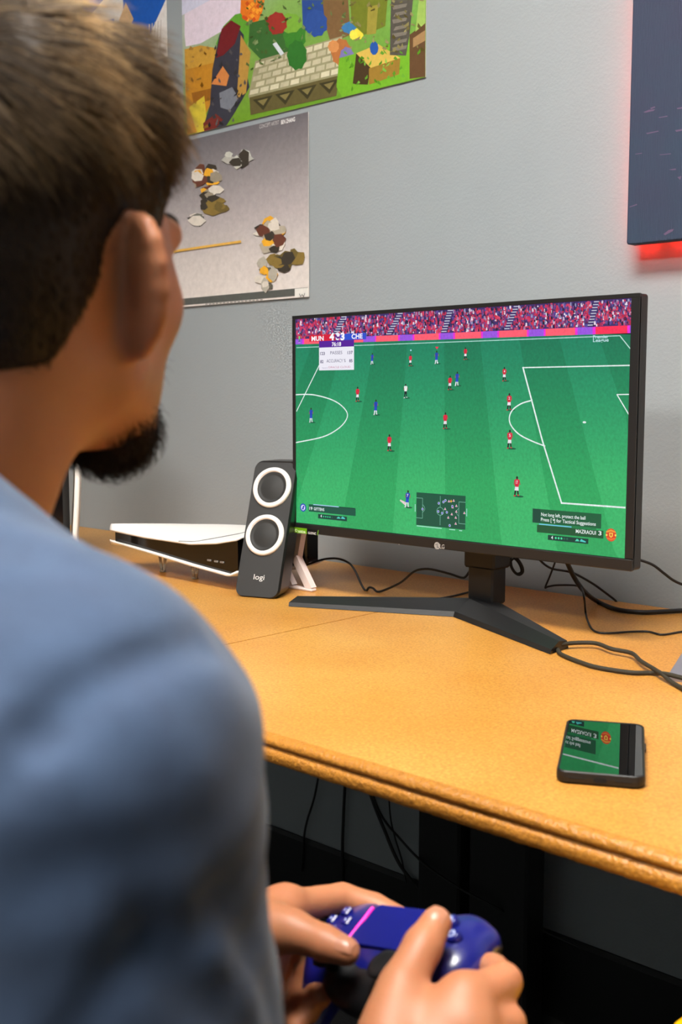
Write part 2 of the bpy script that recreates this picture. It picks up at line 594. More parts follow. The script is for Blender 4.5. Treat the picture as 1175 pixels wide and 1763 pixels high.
# ================================================================== desks
def desk_material():
    m = bpy.data.materials.new('sealed_fibreboard')
    m.use_nodes = True
    nt = m.node_tree
    b = nt.nodes['Principled BSDF']
    tc = nt.nodes.new('ShaderNodeTexCoord')
    n1 = nt.nodes.new('ShaderNodeTexNoise'); n1.inputs['Scale'].default_value = 320; n1.inputs['Detail'].default_value = 4; n1.inputs['Roughness'].default_value = 0.7
    n2 = nt.nodes.new('ShaderNodeTexNoise'); n2.inputs['Scale'].default_value = 5; n2.inputs['Detail'].default_value = 3
    v = nt.nodes.new('ShaderNodeTexVoronoi'); v.inputs['Scale'].default_value = 170
    for n in (n1, n2, v): nt.links.new(tc.outputs['Object'], n.inputs['Vector'])
    r1 = nt.nodes.new('ShaderNodeValToRGB')
    e = r1.color_ramp.elements
    e[0].position = 0.30; e[0].color = lin((168, 114, 48))
    e[1].position = 0.68; e[1].color = lin((222, 170, 92))
    k = r1.color_ramp.elements.new(0.48); k.color = lin((200, 144, 66))
    nt.links.new(n1.outputs['Fac'], r1.inputs['Fac'])
    r2 = nt.nodes.new('ShaderNodeValToRGB')
    r2.color_ramp.elements[0].position = 0.35; r2.color_ramp.elements[0].color = lin((242, 228, 205))
    r2.color_ramp.elements[1].position = 0.65; r2.color_ramp.elements[1].color = (1, 1, 1, 1)
    nt.links.new(n2.outputs['Fac'], r2.inputs['Fac'])
    r3 = nt.nodes.new('ShaderNodeValToRGB')
    r3.color_ramp.elements[0].position = 0.03; r3.color_ramp.elements[0].color = lin((150, 110, 70))
    r3.color_ramp.elements[1].position = 0.14; r3.color_ramp.elements[1].color = (1, 1, 1, 1)
    nt.links.new(v.outputs['Distance'], r3.inputs['Fac'])
    def mul(a, c):
        x = nt.nodes.new('ShaderNodeMix'); x.data_type = 'RGBA'; x.blend_type = 'MULTIPLY'
        x.inputs[0].default_value = 1.0
        nt.links.new(a, x.inputs[6]); nt.links.new(c, x.inputs[7]); return x.outputs[2]
    nt.links.new(mul(mul(r1.outputs['Color'], r2.outputs['Color']), r3.outputs['Color']), b.inputs['Base Color'])
    b.inputs['Roughness'].default_value = 0.34
    setin(b, 'Specular IOR Level', 0.5)
    bp = nt.nodes.new('ShaderNodeBump'); bp.inputs['Strength'].default_value = 0.10; bp.inputs['Distance'].default_value = 0.0008
    nt.links.new(n1.outputs['Fac'], bp.inputs['Height'])
    nt.links.new(bp.outputs['Normal'], b.inputs['Normal'])
    return m
M_DESK = desk_material()
M_DESKEDGE = mat('worn_board_edge', (196, 132, 46), rough=0.42, var=(420, (140, 88, 30), 0.22), bump=(240, 0.8, 0.0022))

def desk(x0, x1, leg_at, label):
    """leg_at: x ranges of the steel leg columns"""
    t = thing('work_desk', label, 'desk', ((x0 + x1) / 2, (EDGE_Y + WALL_Y) / 2, 0))
    yb = WALL_Y - 0.003
    e = EDGE_Y
    top = MB()
    top.prism([(yb, 0.7385), (yb, 0.715), (e + 0.011, 0.715), (e + 0.011, DESK_Z), (yb, DESK_Z)][::-1], 0, x0, x1)
    top.build('desk_top', M_DESK, t)
    ed = MB()
    prof = [(e + 0.011, DESK_Z), (e + 0.0055, 0.7393), (e + 0.002, 0.7372), (e + 0.0003, 0.7335), (e + 0.0015, 0.7308), (e + 0.0050, 0.7296), (e + 0.0050, 0.7280),
            (e + 0.0012, 0.7270), (e - 0.0008, 0.7235), (e - 0.0006, 0.7180), (e + 0.0012, 0.7145), (e + 0.0055, 0.7125), (e + 0.0112, 0.7125)]
    n = max(8, int((x1 - x0) / 0.006))
    V = []; F = []
    m = len(prof)
    for i in range(n + 1):
        x = x0 + (x1 - x0) * i / n
        for j, (y, z) in enumerate(prof):
            w = 0.0 if j in (0, m - 1) or i in (0, n) else 1.0
            amp = 0.0011 if j in (1, 2, 3, 9, 10, 11) else 0.0004
            V.append((x, y + w * amp * (RNG.random() - 0.35), z - w * amp * 0.8 * (RNG.random() - 0.3)))
    for i in range(n):
        for j in range(m - 1):
            F.append([i * m + j, (i + 1) * m + j, (i + 1) * m + j + 1, i * m + j + 1])
    ed.add(V, F, True)
    ed.build('moulded_edge', M_DESKEDGE, t)
    for a, b in leg_at:
        lg = MB()
        lg.box((a, 1.475, 0.03), (b, 1.53, 0.70), 0.004)
        c0, c1 = (a + b) / 2 - 0.03, (a + b) / 2 + 0.03
        lg.box((c0, 0.86, 0.0), (c1, 1.56, 0.032), 0.006)
        lg.box((c0, 0.90, 0.69), (c1, 1.55, 0.7155), 0.003)
        lg.build('leg', M_BLACK_STEEL, t)
    MB().box((min(a for a, b in leg_at) + 0.05, 1.53, 0.655), (max(b for a, b in leg_at) - 0.05, 1.545, 0.715)).build('rear_rail', M_BLACK_STEEL, t)
    return t
desk(SEAM_X + 0.0011, 0.75, [(-1.088, -0.972), (0.60, 0.70)], 'golden fibreboard desk carrying the monitor and the phone')
desk(-2.95, SEAM_X - 0.0011, [(-1.198, -1.108), (-2.90, -2.80)], 'golden fibreboard desk carrying the game console, beyond the thin seam')

# ================================================================== monitor
M_BLACK = mat('black_plastic', (24, 24, 25), rough=0.45, bump=(900, 0.15, 0.0003))
M_BLACK_GLOSS = mat('gloss_black', (10, 10, 11), rough=0.12)
M_BEZEL = mat('bezel_black', (27, 26, 26), rough=0.38, bump=(1200, 0.1, 0.0002))
M_SCREEN = attr_mat('lit_display', emission=1.0, rough=0.32, spec=0.25, grain=(260, 0.16, (1.0, 1.0, 0.8)))
M_SCREEN_UI = attr_mat('lit_display_graphics', emission=1.0, rough=0.32, spec=0.25)
M_PRINT = attr_mat('printed_mark', rough=0.45)

mon = thing('monitor', 'black computer monitor showing a green football match', 'monitor', (-0.99, 1.36, DESK_Z))
X0, X1, Z0, Z1 = -1.3135, -0.6985, 0.8405, 1.1895
SX0, SX1, SZ0, SZ1 = -1.3065, -0.7100, 0.8560, 1.1838
sh = MB()
sh.prism(rrect(X0, Z0, X1, Z1, 0.004, 3), 1, SCREEN_Y + 0.001, SCREEN_Y + 0.020)
sh.prism(rrect(X0 + 0.03, Z0 + 0.03, X1 - 0.03, Z1 - 0.03, 0.02, 4), 1, SCREEN_Y + 0.020, SCREEN_Y + 0.040)
sh.prism(rrect(-1.14, 0.91, -0.85, 1.13, 0.03, 5), 1, SCREEN_Y + 0.040, SCREEN_Y + 0.058)
shell = sh.build('back_shell', M_BLACK, mon)
bz = MB()
YF = SCREEN_Y - 0.0012
bz.box((X0, YF, SZ1), (X1, SCREEN_Y + 0.004, Z1), 0.0006)
bz.box((X0, YF, SZ0), (SX0, SCREEN_Y + 0.004, SZ1), 0.0006)
bz.box((SX1, YF, SZ0), (X1, SCREEN_Y + 0.004, SZ1), 0.0006)
bz.build('bezel', M_BEZEL, mon)
ch = MB().box((X0, YF - 0.0022, Z0), (X1, SCREEN_Y + 0.004, SZ0 - 0.0004), 0.0012).build('chin', M_BEZEL, mon)

# stand: two-stage post and a V foot
post = MB()
post.box((-1.0085, 1.356, DESK_Z + 0.012), (-0.9625, 1.392, 0.815), 0.003)
post.build('post', M_BLACK, mon)
pu = MB()
pu.box((-1.0135, 1.352, 0.806), (-0.9575, 1.396, 1.06), 0.003)
pu.box((-1.03, 1.34, 0.98), (-0.94, 1.36, 1.06), 0.004)
pu.build('post_sleeve', M_BLACK, mon)
CX = -0.9915
def foot_arm(s):
    m = MB()
    def sec(pts): return pts
    tip = [(CX + s * 0.2345, 1.192, 0.7405), (CX + s * 0.2355, 1.194, 0.7465), (CX + s * 0.2350, 1.212, 0.7540), (CX + s * 0.2330, 1.234, 0.7510), (CX + s * 0.2330, 1.238, 0.7405)]
    mid = [(CX, 1.300, 0.7405), (CX, 1.303, 0.7480), (CX, 1.340, 0.7620), (CX, 1.395, 0.7560), (CX, 1.402, 0.7405)]
    n = 5
    V = tip + mid
    F = [[i, (i + 1) % n, (i + 1) % n + n, i + n] for i in range(n)]
    F += [[4, 3, 2, 1, 0]]
    m.add(V, F)
    return m.build('foot_arm', M_BLACK, mon)
for s in (-1, 1): foot_arm(s)

# ---- display picture
SP = pix_plane(SCREEN_Y)
pic = Flat(SP)
def clampu(p): return (min(max(p[0], SX0), SX1), min(max(p[1], SZ0), SZ1))
def strip(x0t, x0b, x1t, x1b, dark):
    """one mowing band of the pitch between y=578 (top) and y=975, as a strip of quads"""
    n = 14
    prev = None
    for i in range(n + 1):
        t = i / n
        y = 575 + t * 400
        a = clampu(SP(x0t + (x0b - x0t) * t, y)); b = clampu(SP(x1t + (x1b - x1t) * t, y))
        k = min(1, t * 1.5)
        c = np.array([20, 126, 94]) * (1 - k) + np.array([58, 180, 106]) * k
        if dark: c = c * np.array([0.78, 0.92, 0.89])
        if prev is not None:
            pa, pb, pc = prev
            pic.uv([pa, pb, b, a], [tuple(pc), tuple(pc), tuple(c), tuple(c)], 0)
        prev = (a, b, c)
tops = [380, 545, 597, 648, 703, 765, 826, 893, 962, 1030, 1100, 1200]
bots = [380, 395, 480, 575, 672, 768, 868, 965, 1065, 1165, 1265, 1365]
for i in range(len(tops) - 1): strip(tops[i], bots[i], tops[i + 1], bots[i + 1], i % 2 == 1)
# stand with the crowd
def crowd_y(x, t):
    """t=0 screen top, 1 board top"""
    ytop = 549 + (514 - 549) * (x - 511) / 579.0
    ybot = 584 + (560 - 584) * (x - 511) / 577.0
    return ytop + (ybot - ytop) * t
pic.poly([(509, 546), (1091, 511), (1089, 562), (509, 586)], (62, 44, 104), 1)
crowd_cols = [(205, 48, 84), (176, 40, 80), (222, 70, 100), (120, 60, 130), (84, 70, 150), (40, 28, 70), (30, 22, 52), (230, 214, 230), (150, 150, 190), (200, 60, 110), (196, 40, 60), (96, 84, 140)]
aisles = [(575, 593), (668, 690), (764, 776), (872, 890), (1016, 1028)]
def aisle_x(a, t): return a[1] + (a[0] - a[1]) * t
for i in range(3300):
    x = 511 + RNG.random() * 578; t = 0.05 + 0.9 * RNG.random()
    if any(abs(x - aisle_x(a, t)) < 5.5 for a in aisles): continue
    y = crowd_y(x, t)
    w = 0.9 + RNG.random() * 1.1; h = 1.2 + RNG.random() * 2.2
    c = crowd_cols[int(RNG.random() ** 1.15 * len(crowd_cols))]
    pic.poly([(x - w, y + h), (x + w, y + h), (x + w * 0.7, y - h), (x - w * 0.7, y - h)], c, 2 + i % 3)
for a in aisles:
    for i in range(9):
        t = (i + 0.2) / 9
        x = aisle_x(a, t); y = crowd_y(x, t)
        pic.poly([(x - 4.5, y), (x + 4.5, y - 0.3), (x + 4.5, y + 1.3), (x - 4.5, y + 1.6)], (196, 200, 216), 5)
# advertising boards
def board_y(x, t):
    a = 584 + (560 - 584) * (x - 511) / 577.0
    b = 593 + (573.5 - 593) * (x - 511) / 577.0
    return a + (b - a) * t
SAL, PUR, MAG, RED = (255, 92, 112), (152, 84, 222), (236, 40, 214), (250, 44, 84)
segs = [(509, 521, PUR), (521, 524, MAG), (524, 626, SAL), (626, 646, PUR), (646, 648, MAG), (648, 686, SAL), (686, 689, MAG), (689, 711, PUR), (711, 714, MAG), (714, 756, SAL), (756, 759, MAG), (759, 781, PUR),
        (781, 784, MAG), (784, 829, SAL), (829, 832, MAG), (832, 857, PUR), (857, 860, MAG), (860, 908, SAL), (908, 911, MAG), (911, 937, PUR), (937, 940, MAG), (940, 991, SAL), (991, 995, MAG), (995, 1021, PUR), (1021, 1026, MAG), (1026, 1081, RED), (1081, 1085, MAG), (1085, 1092, PUR)]
for a, b, c in segs:
    pic.poly([(a, board_y(a, 1)), (b, board_y(b, 1)), (b, board_y(b, 0)), (a, board_y(a, 0))], c, 6)
# pitch lines
WL = (226, 240, 236)
pic.line([(511, 598.5), (800, 588), (1068, 578)], 0.0012, (170, 216, 206), 2)
pic.line([(1068, 578), (1088, 603)], 0.0012, (190, 226, 218), 2)
pic.line([(511, 708), (550, 629)], 0.0016, WL, 2)
pic.line([(510, 679.5), (530, 679), (547, 681), (571, 688), (588, 698), (598.5, 712), (594.5, 726), (580, 740), (555, 752.5), (510, 762)], 0.0018, WL, 2, sub=6)
pic.line([(1086.5, 629), (901, 633)], 0.0016, WL, 2)
pic.line([(901, 632.5), (934, 757), (967.5, 866)], 0.0022, WL, 2)
pic.line([(967, 866), (1077, 874)], 0.0022, WL, 2)
pic.line([(917, 689), (898, 695), (883, 706), (877.5, 720), (881.5, 734), (895.5, 748.5), (918, 760), (939, 768)], 0.0018, WL, 2, sub=6)
pic.line([(1084, 679), (1063, 679.3)], 0.0014, WL, 2)
pic.line([(1063, 679.3), (1083, 713)], 0.0014, WL, 2)
pic.disc(1007, 727, 0.0026, 0.0014, WL, 2)
# players
def player(x, y, h, kit, lean=0.0, num=None):
    u0, v0 = SP(x, y); s = (SP(x, y - h)[1] - v0) / 10.0
    shirt, shorts, socks = {'r': ((214, 34, 62), (232, 226, 232), (26, 20, 28)), 'b': ((28, 66, 176), (34, 70, 190), (226, 230, 240)), 'w': ((232, 236, 232), (22, 24, 34), (22, 24, 34)),
                            'k': ((120, 200, 120), (60, 150, 110), (40, 80, 70))}[kit]
    def q(pts, c, lay): pic.uv([(u0 + (a + lean * b * 0.1) * s, v0 + b * s) for a, b in pts], c, lay)
    pic.uv([(u0 + s * (1.3 + 3.0 * math.cos(2 * math.pi * k / 14)), v0 + s * (-0.1 + 0.55 * math.sin(2 * math.pi * k / 14))) for k in range(14)], (14, 92, 62), 1)
    q([(-1.5, 0), (-0.7, 0), (-0.1, 3.2), (-1.2, 3.2)], socks, 8)
    q([(0.6, 0.4), (1.4, 0.3), (1.0, 3.2), (0.1, 3.2)], socks, 8)
    q([(-1.9, -0.2), (-0.6, -0.2), (-0.6, 0.5), (-1.5, 0.5)], (190, 60, 60) if kit == 'r' else (220, 220, 220), 9)
    q([(0.5, 0.2), (1.8, 0.2), (1.4, 0.8), (0.6, 0.8)], (190, 60, 60) if kit == 'r' else (220, 220, 220), 9)
    q([(-1.3, 2.8), (1.2, 2.8), (1.0, 5.0), (-1.0, 5.0)], shorts, 9)
    q([(-1.1, 4.7), (1.1, 4.7), (1.6, 8.2), (0.4, 8.6), (-0.4, 8.6), (-1.6, 8.2)], shirt, 10)
    q([(-1.6, 8.0), (-1.1, 8.2), (-1.4, 5.6), (-2.0, 5.6)], (150, 96, 80), 9)
    q([(1.6, 8.0), (1.1, 8.2), (1.6, 5.8), (2.2, 5.8)], (150, 96, 80), 9)
    pic.uv([(u0 + s * (lean * 0.93 + 0.62 * math.cos(2 * math.pi * k / 10)), v0 + s * (9.3 + 0.8 * math.sin(2 * math.pi * k / 10))) for k in range(10)], (40, 28, 30), 11)
    if num:
        pic.text_uv(num, u0 - 0.6 * s + lean * 0.6 * s, v0 + 6.2 * s, 1.2 * s, 1.6 * s, (240, 230, 235), 12)
for x, y, h, k, l in [(641, 627, 19, 'b', .6), (536, 727, 25, 'b', .2), (647, 714, 26, 'b', .5), (752, 626, 22, 'b', .3), (787, 664, 24, 'b', .5),
                      (707, 630, 20, 'r', .3), (802, 619, 21, 'r', 0), (775, 671, 24, 'r', .3), (616, 691, 25, 'r', .2), (767, 738, 28, 'r', .2), (671, 776, 28, 'r', 0),
                      (699, 685, 24, 'w', 0), (516, 590, 13, 'k', 0)]:
    player(x, y, h, k, l)
for x, y, h, k, l, nm in [(869, 656, 24, 'r', 0, '4'), (877, 706, 29, 'r', .2, '2'), (878, 772, 32, 'r', .1, '5'), (890, 854, 34, 'r', .2, '17')]:
    player(x, y, h, k, l, nm)
player(701, 873, 29, 'b', 1.0, '7')
pic.poly([(698, 870), (689, 862), (690, 860), (700, 865)], (226, 206, 206), 11)
pic.poly([(750, 597), (756, 597), (753, 601.5)], (240, 40, 80), 8)
pic.disc(708, 603, 0.0012, 0.0012, (180, 230, 250), 8)
pic.disc(754, 624.5, 0.0012, 0.0012, (240, 240, 250), 12)
img = pic.build('screen', M_SCREEN, wall_plane(SCREEN_Y), mon)
img['label'] = 'lit screen with a football pitch, players and crowd'

ui = Flat(SP)
L0 = 14
def ui_done(name, label):
    global ui
    o = ui.build(name, M_SCREEN_UI, wall_plane(SCREEN_Y), mon)
    o['label'] = label
    ui = Flat(SP)
# score bar
ui.rect(533.2, 577.1, 573, 588.4, (212, 18, 52), L0)
ui.rect(573, 575.2, 581, 586.6, (180, 16, 48), L0)
ui.rect(586, 575.2, 631, 586, (40, 78, 206), L0)
ui.text('MUN', 537, 558, 587.0, 7.6, (250, 244, 250), L0 + 3, 0.03)
ui.text('4', 568, 576, 585.6, 11.5, (252, 248, 252), L0 + 3, 0.05)
ui.text('3', 587, 594, 585.2, 11.5, (252, 248, 252), L0 + 3, 0.05)
ui.text('CHE', 606, 625, 583.2, 8.0, (250, 244, 250), L0 + 3, 0.03)
ui.disc(581.5, 580, 0.0052, 0.0066, (92, 28, 140), L0 + 1)
ui.poly([(578, 574), (582, 572), (586, 575), (585, 579), (582, 580), (580, 577)], (240, 236, 246), L0 + 2)
ui.poly([(578.5, 580), (581, 583), (585, 583), (583, 586), (579, 585)], (240, 236, 246), L0 + 2)
ui.rect(550, 587.5, 610.2, 598.8, (84, 22, 150), L0 + 1)
ui.text('76:18', 572, 588, 596, 6.4, (248, 246, 252), L0 + 3, 0.03)
ui.rect(550, 598.6, 610.2, 637.8, (236, 234, 244), L0 + 1)
NAV = (70, 60, 104)
ui.text('123', 552, 560, 611.2, 5.0, NAV, L0 + 3, 0.02)
ui.text('PASSES', 569.5, 590, 610.2, 5.4, (90, 84, 116), L0 + 3, 0.0)
ui.text('137', 599, 608, 609.6, 5.0, NAV, L0 + 3, 0.02)
ui.text('82', 552, 557.6, 625.2, 5.0, NAV, L0 + 3, 0.02)
ui.text('ACCURACY %', 563, 596, 624.2, 5.4, (90, 84, 116), L0 + 3, 0.0)
ui.text('85', 602, 607.6, 623.6, 5.0, NAV, L0 + 3, 0.02)
ui.text('Powered by', 555.5, 565, 634.4, 1.9, (150, 140, 170), L0 + 3, 0.0)
ui.text('ORACLE CLOUD', 566, 604, 634, 3.2, (196, 120, 150), L0 + 3, 0.0)
ui_done('score_panel', 'match score and pass statistics panel')
# league mark
ui.text('Premier', 1022, 1049, 583, 5.6, (190, 226, 230), L0 + 3, 0.02)
ui.text('League', 1022, 1049, 588.6 + 0.2, 5.6, (190, 226, 230), L0 + 3, 0.02)
ui_done('league_mark', 'pale league lettering')
# left player card
DK, DK2 = (20, 84, 66), (14, 66, 58)
ui.rect(532.2, 867.9, 613, 880.4, DK, L0)
ui.rect(548.3, 884.6, 598, 892.4, DK2, L0)
ui.rect(540, 867.9, 584, 869.2, (176, 214, 250), L0 + 2)
ui.rect(584, 872.2, 612, 873.4, (10, 50, 44), L0 + 2)
ui.text('19', 533.5, 538.6, 877.4, 5.0, (236, 244, 244), L0 + 3, 0.02)
ui.text('GITTENS', 541, 559, 878.2, 4.8, (226, 240, 240), L0 + 3, 0.02)
ui.text('4', 552.5, 554.8, 890.6, 4.8, (226, 240, 240), L0 + 3, 0.02)
for k in range(5): ui.disc(558 + 3.6 * k, 889.3 + 0.35 * k, 0.0014, 0.0014, (60, 220, 150) if k < 4 else (30, 100, 84), L0 + 3, 5)
ui.poly([(580, 892.5), (583, 889.5), (586, 891), (587, 893)], (80, 210, 190), L0 + 3)
ui.poly([(587.5, 892.8), (590, 889.2), (594, 891.5), (595, 894)], (80, 200, 200), L0 + 3)
ui.disc(522.5, 873.8, 0.0068, 0.0066, (40, 52, 190), L0 + 1, 26)
ui.disc(522.5, 873.8, 0.0046, 0.0046, (232, 234, 246), L0 + 2, 22)
ui.poly([(521, 877), (523.5, 877.5), (524, 874), (525, 872.5), (524, 870.5), (522.3, 870.3), (521.5, 872), (522.4, 873.2), (520.6, 874.2)], (44, 56, 180), L0 + 3)
ui_done('player_card', 'left team player card with round blue crest')
# right player card
ui.rect(918, 875.3, 1036, 899.5, (24, 92, 58), L0)
ui.rect(918, 875.3, 931, 899.5, (20, 72, 56), L0 + 1)
ui.text('Not long left, protect the ball', 932.6, 1009, 888.2, 5.8, (232, 242, 240), L0 + 3, 0.012, )
ui.text('Press [  ] for Tactical Suggestions', 932.2, 1027, 896.8, 5.8, (232, 242, 240), L0 + 3, 0.012)
ui.poly([(952.3, 894.0), (955.8, 894.4), (954.0, 897.4)], (232, 242, 240), L0 + 3)
ui.rect(925.5, 903.2, 1040, 916.2, (26, 84, 50), L0)
ui.rect(929, 901.4, 985, 903.0, (120, 190, 240), L0 + 2)
ui.rect(985, 906.5, 1028, 907.6, (10, 56, 40), L0 + 2)
ui.text('MAZRAOUI', 992.3, 1027, 917.4, 6.4, (234, 244, 240), L0 + 3, 0.012)
ui.text('3', 1031, 1036.5, 921.2, 7.2, (234, 244, 240), L0 + 3, 0.015)
ui.rect(944.2, 920.8, 1014, 929.4, (16, 62, 54), L0)
ui.text('4', 949.8, 953, 928.0, 5.6, (226, 240, 240), L0 + 3, 0.02)
for k in range(5): ui.disc(957.8 + 4.9 * k, 926.2 + 0.4 * k, 0.0017, 0.0017, (70, 226, 160) if k < 3 else (34, 104, 80), L0 + 3, 5)
ui.poly([(991, 931.6), (994, 927.6), (997, 929), (998, 932)], (80, 214, 180), L0 + 3)
ui.poly([(999, 932.0), (1001.5, 928.0), (1006, 930.5), (1010, 932.6), (1009, 934)], (80, 204, 200), L0 + 3)
cx_, cy_ = 1053, 921
ui.disc(cx_, cy_, 0.0076, 0.0084, (222, 70, 42), L0 + 1, 24)
ui.poly([(cx_ - 8.5, cy_ - 6.5), (cx_, cy_ - 9.5), (cx_ + 8, cy_ - 5.8), (cx_ + 8, cy_ - 3.6), (cx_, cy_ - 6), (cx_ - 8.2, cy_ - 4)], (240, 160, 60), L0 + 2)
ui.poly([(cx_ - 7.6, cy_ + 4.0), (cx_, cy_ + 6.2), (cx_ + 7.6, cy_ + 5), (cx_ + 6, cy_ + 7.6), (cx_, cy_ + 9.4), (cx_ - 6, cy_ + 6.6)], (236, 120, 50), L0 + 2)
ui.disc(cx_ - 7.6, cy_, 0.0013, 0.0014, (250, 220, 90), L0 + 3, 10)
ui.disc(cx_ + 7.8, cy_ + 0.6, 0.0013, 0.0014, (250, 220, 90), L0 + 3, 10)
ui.poly([(cx_ - 3, cy_ - 4), (cx_ + 3.2, cy_ - 3.7), (cx_ + 3.2, cy_ + 2), (cx_, cy_ + 5), (cx_ - 3, cy_ + 2)], (248, 208, 80), L0 + 3)
ui.poly([(cx_ - 1.4, cy_ - 2.4), (cx_ + 1.2, cy_ - 2.2), (cx_ + 1.4, cy_ + 1.6), (cx_ - 1, cy_ + 2.4)], (210, 60, 30), L0 + 4)
ui_done('player_card', 'right team player card with message and red crest')
# mini map (drawn in fractions of its own rectangle)
mA = SP(717.8, 847.4); mB = (SP(802.2, 880)[0], SP(717.6, 903.5)[1])
def mp(a, b): return (mA[0] + (mB[0] - mA[0]) * a, mA[1] + (mB[1] - mA[1]) * b)
ui.uv([mp(0, 0), mp(1, 0), mp(1, 1), mp(0, 1)], (22, 84, 62), L0)
def mline(pts, w=0.0007, c=(120, 184, 160)):
    for (a, b), (a2, b2) in zip(pts[:-1], pts[1:]):
        p = np.array(mp(a, b)); q = np.array(mp(a2, b2)); t = q - p; t = t / np.linalg.norm(t); nn = np.array([-t[1], t[0]]) * w / 2
        ui.uv([p + nn, q + nn, q - nn, p - nn], c, L0 + 1)
mline([(0, .17), (.13, .17), (.13, .78), (0, .78)])
mline([(1, .19), (.87, .19), (.87, .83), (1, .83)])
mline([(.495, .06), (.495, .40)]); mline([(.495, .64), (.495, .94)])
mline([(.495 + .07 * math.cos(t * math.pi / 8), .52 + .12 * math.sin(t * math.pi / 8)) for t in range(17)])
mline([(.13 + .05 * math.sin(t * math.pi / 6), .36 + .24 * t / 6) for t in range(7)])
mline([(.87 - .05 * math.sin(t * math.pi / 6), .38 + .24 * t / 6) for t in range(7)])
mline([(-.025, .37), (-.025, .60)], 0.0011, (180, 226, 220)); mline([(1.025, .37), (1.025, .60)], 0.0011, (160, 210, 220))
mline([(.01, 1.03), (.53, 1.03)], 0.0012, (170, 226, 210)); mline([(.68, 1.035), (.80, 1.035)], 0.0012, (170, 226, 210)); mline([(.88, 1.04), (.94, 1.04)], 0.0012, (170, 226, 210))
for a, b in [(.13, .50), (.455, .53), (.535, .57), (.465, .28), (.56, .23), (.6, .18), (.74, .34), (.63, .53), (.69, .92)]:
    c = mp(a, b)
    for rr, cc, ly in ((0.0019, (226, 232, 250), 2), (0.0013, (44, 60, 200), 3)):
        ui.uv([(c[0] + rr * math.cos(k * math.pi / 5), c[1] + rr * math.sin(k * math.pi / 5)) for k in range(10)], cc, L0 + ly)
for a, b in [(.67, .20), (.765, .17), (.82, .32), (.595, .44), (.82, .49), (.73, .58), (.66, .69), (.81, .67), (.81, .85), (.98, .51), (.745, .37)]:
    c = mp(a, b)
    for rr, cc, ly in ((0.0024, (240, 226, 236), 2), (0.0014, (220, 50, 110), 3)):
        ui.uv([(c[0] + rr * math.cos(math.pi / 2 + k * 2.0944), c[1] + rr * math.sin(math.pi / 2 + k * 2.0944)) for k in range(3)], cc, L0 + ly)
c = mp(.715, .19)
ui.uv([(c[0] + (0.0026 if k % 2 == 0 else 0.001) * math.cos(k * math.pi / 4), c[1] + (0.0026 if k % 2 == 0 else 0.001) * math.sin(k * math.pi / 4)) for k in range(8)], (250, 190, 70), L0 + 4)
ui_done('mini_map', 'small dark map of the pitch with player dots')

# marks on the chin
CP = pix_plane(YF - 0.0022)
mk = Flat(CP)
def mk_done(name, label):
    global mk
    o = mk.build(name, M_PRINT, wall_plane(YF - 0.0022), ch)
    o['label'] = label
    mk = Flat(CP)
mk.rect(504.6, 907.2, 528.6, 916.6, (104, 160, 20), 1)
mk.text('NVIDIA', 514, 526.5, 917.0, 4.4, (226, 236, 200), 3, 0.02)
mk.disc(510.2, 913.0, 0.0030, 0.0024, (226, 236, 200), 2, 16)
mk.disc(510.6, 913.0, 0.0018, 0.0014, (104, 160, 20), 3, 12)
mk.rect(529, 910.5, 546, 919.6, (16, 16, 17), 1)
mk.text('G-SYNC', 531, 544.5, 919.2, 3.8, (220, 220, 220), 3, 0.02)
mk.poly([(546.6, 921.5), (547.6, 921.6), (549, 912.6), (548, 912.4)], (110, 170, 40), 2)
mk_done('sticker', 'green and black sticker')
mk.disc(753, 939.5, 0.0054, 0.0054, (150, 148, 146), 1, 24)
mk.line([(753.4, 936), (753.4, 942.2), (756, 942.4)], 0.0008, (40, 40, 40), 2)
mk.disc(751.2, 937.6, 0.0008, 0.0008, (40, 40, 40), 2, 8)
mk.text('LG', 757.6, 765.6, 944.2, 7.4, (168, 166, 164), 2, 0.01)
mk_done('maker_mark', 'grey round mark and letters LG')
mk.disc(687.5, 937.2, 0.0008, 0.0008, (230, 230, 230), 1, 8)
mk_done('power_light', 'tiny white power light')

# ================================================================== loudspeaker
M_SPK = mat('speaker_black', (38, 38, 38), rough=0.6, bump=(1500, 0.2, 0.0003))
M_SPK_SIDE = mat('speaker_gloss_side', (16, 15, 15), rough=0.35)
M_WHITE = mat('white_plastic', (235, 230, 226), rough=0.35)
M_CONE = mat('cone_black', (34, 34, 33), rough=0.65)
spk_loc = (-1.317, 1.2070, DESK_Z)
spk = thing('loudspeaker', 'black desktop loudspeaker with two white ringed drivers, leaning back', 'loudspeaker', spk_loc, math.radians(20))
SB = Matrix.Translation(spk_loc) @ Matrix.Rotation(math.radians(20), 4, 'Z')
LEAN = 0.345
SH = SB @ Matrix(((1, 0, 0, 0), (0, 1, LEAN, 0), (0, 0, 0.945, 0), (0, 0, 0, 1)))   # (x, depth, s along the slanted front)
out = rrect(-0.040, 0.0, 0.040, 0.2275, 0.015, 6)
ins = rrect(-0.0375, 0.0025, 0.0375, 0.225, 0.013, 6)
b = MB()
n = len(out)
V = [(p[0], 0.0, p[1]) for p in ins] + [(p[0], 0.004, p[1]) for p in out] + [(p[0] * 0.84, 0.050, p[1]) for p in out]
V = [(x, max(y, 0.0), z) for x, y, z in V]
F = [[i, (i + 1) % n, (i + 1) % n + n, i + n] for i in range(n)] + [[i + n, (i + 1) % n + n, (i + 1) % n + 2 * n, i + 2 * n] for i in range(n)]
b.add(V, F, False, SH)
b.add(V, [list(range(2 * n, 3 * n))], False, SH)
b.build('cabinet', M_SPK_SIDE, spk)
fp = MB()
V2 = [(p[0], -0.0004, p[1]) for p in ins] + [(p[0] * 1.01, 0.003, p[1]) for p in ins]
fp.add(V2, [list(range(n))] + F[:n], False, SH)
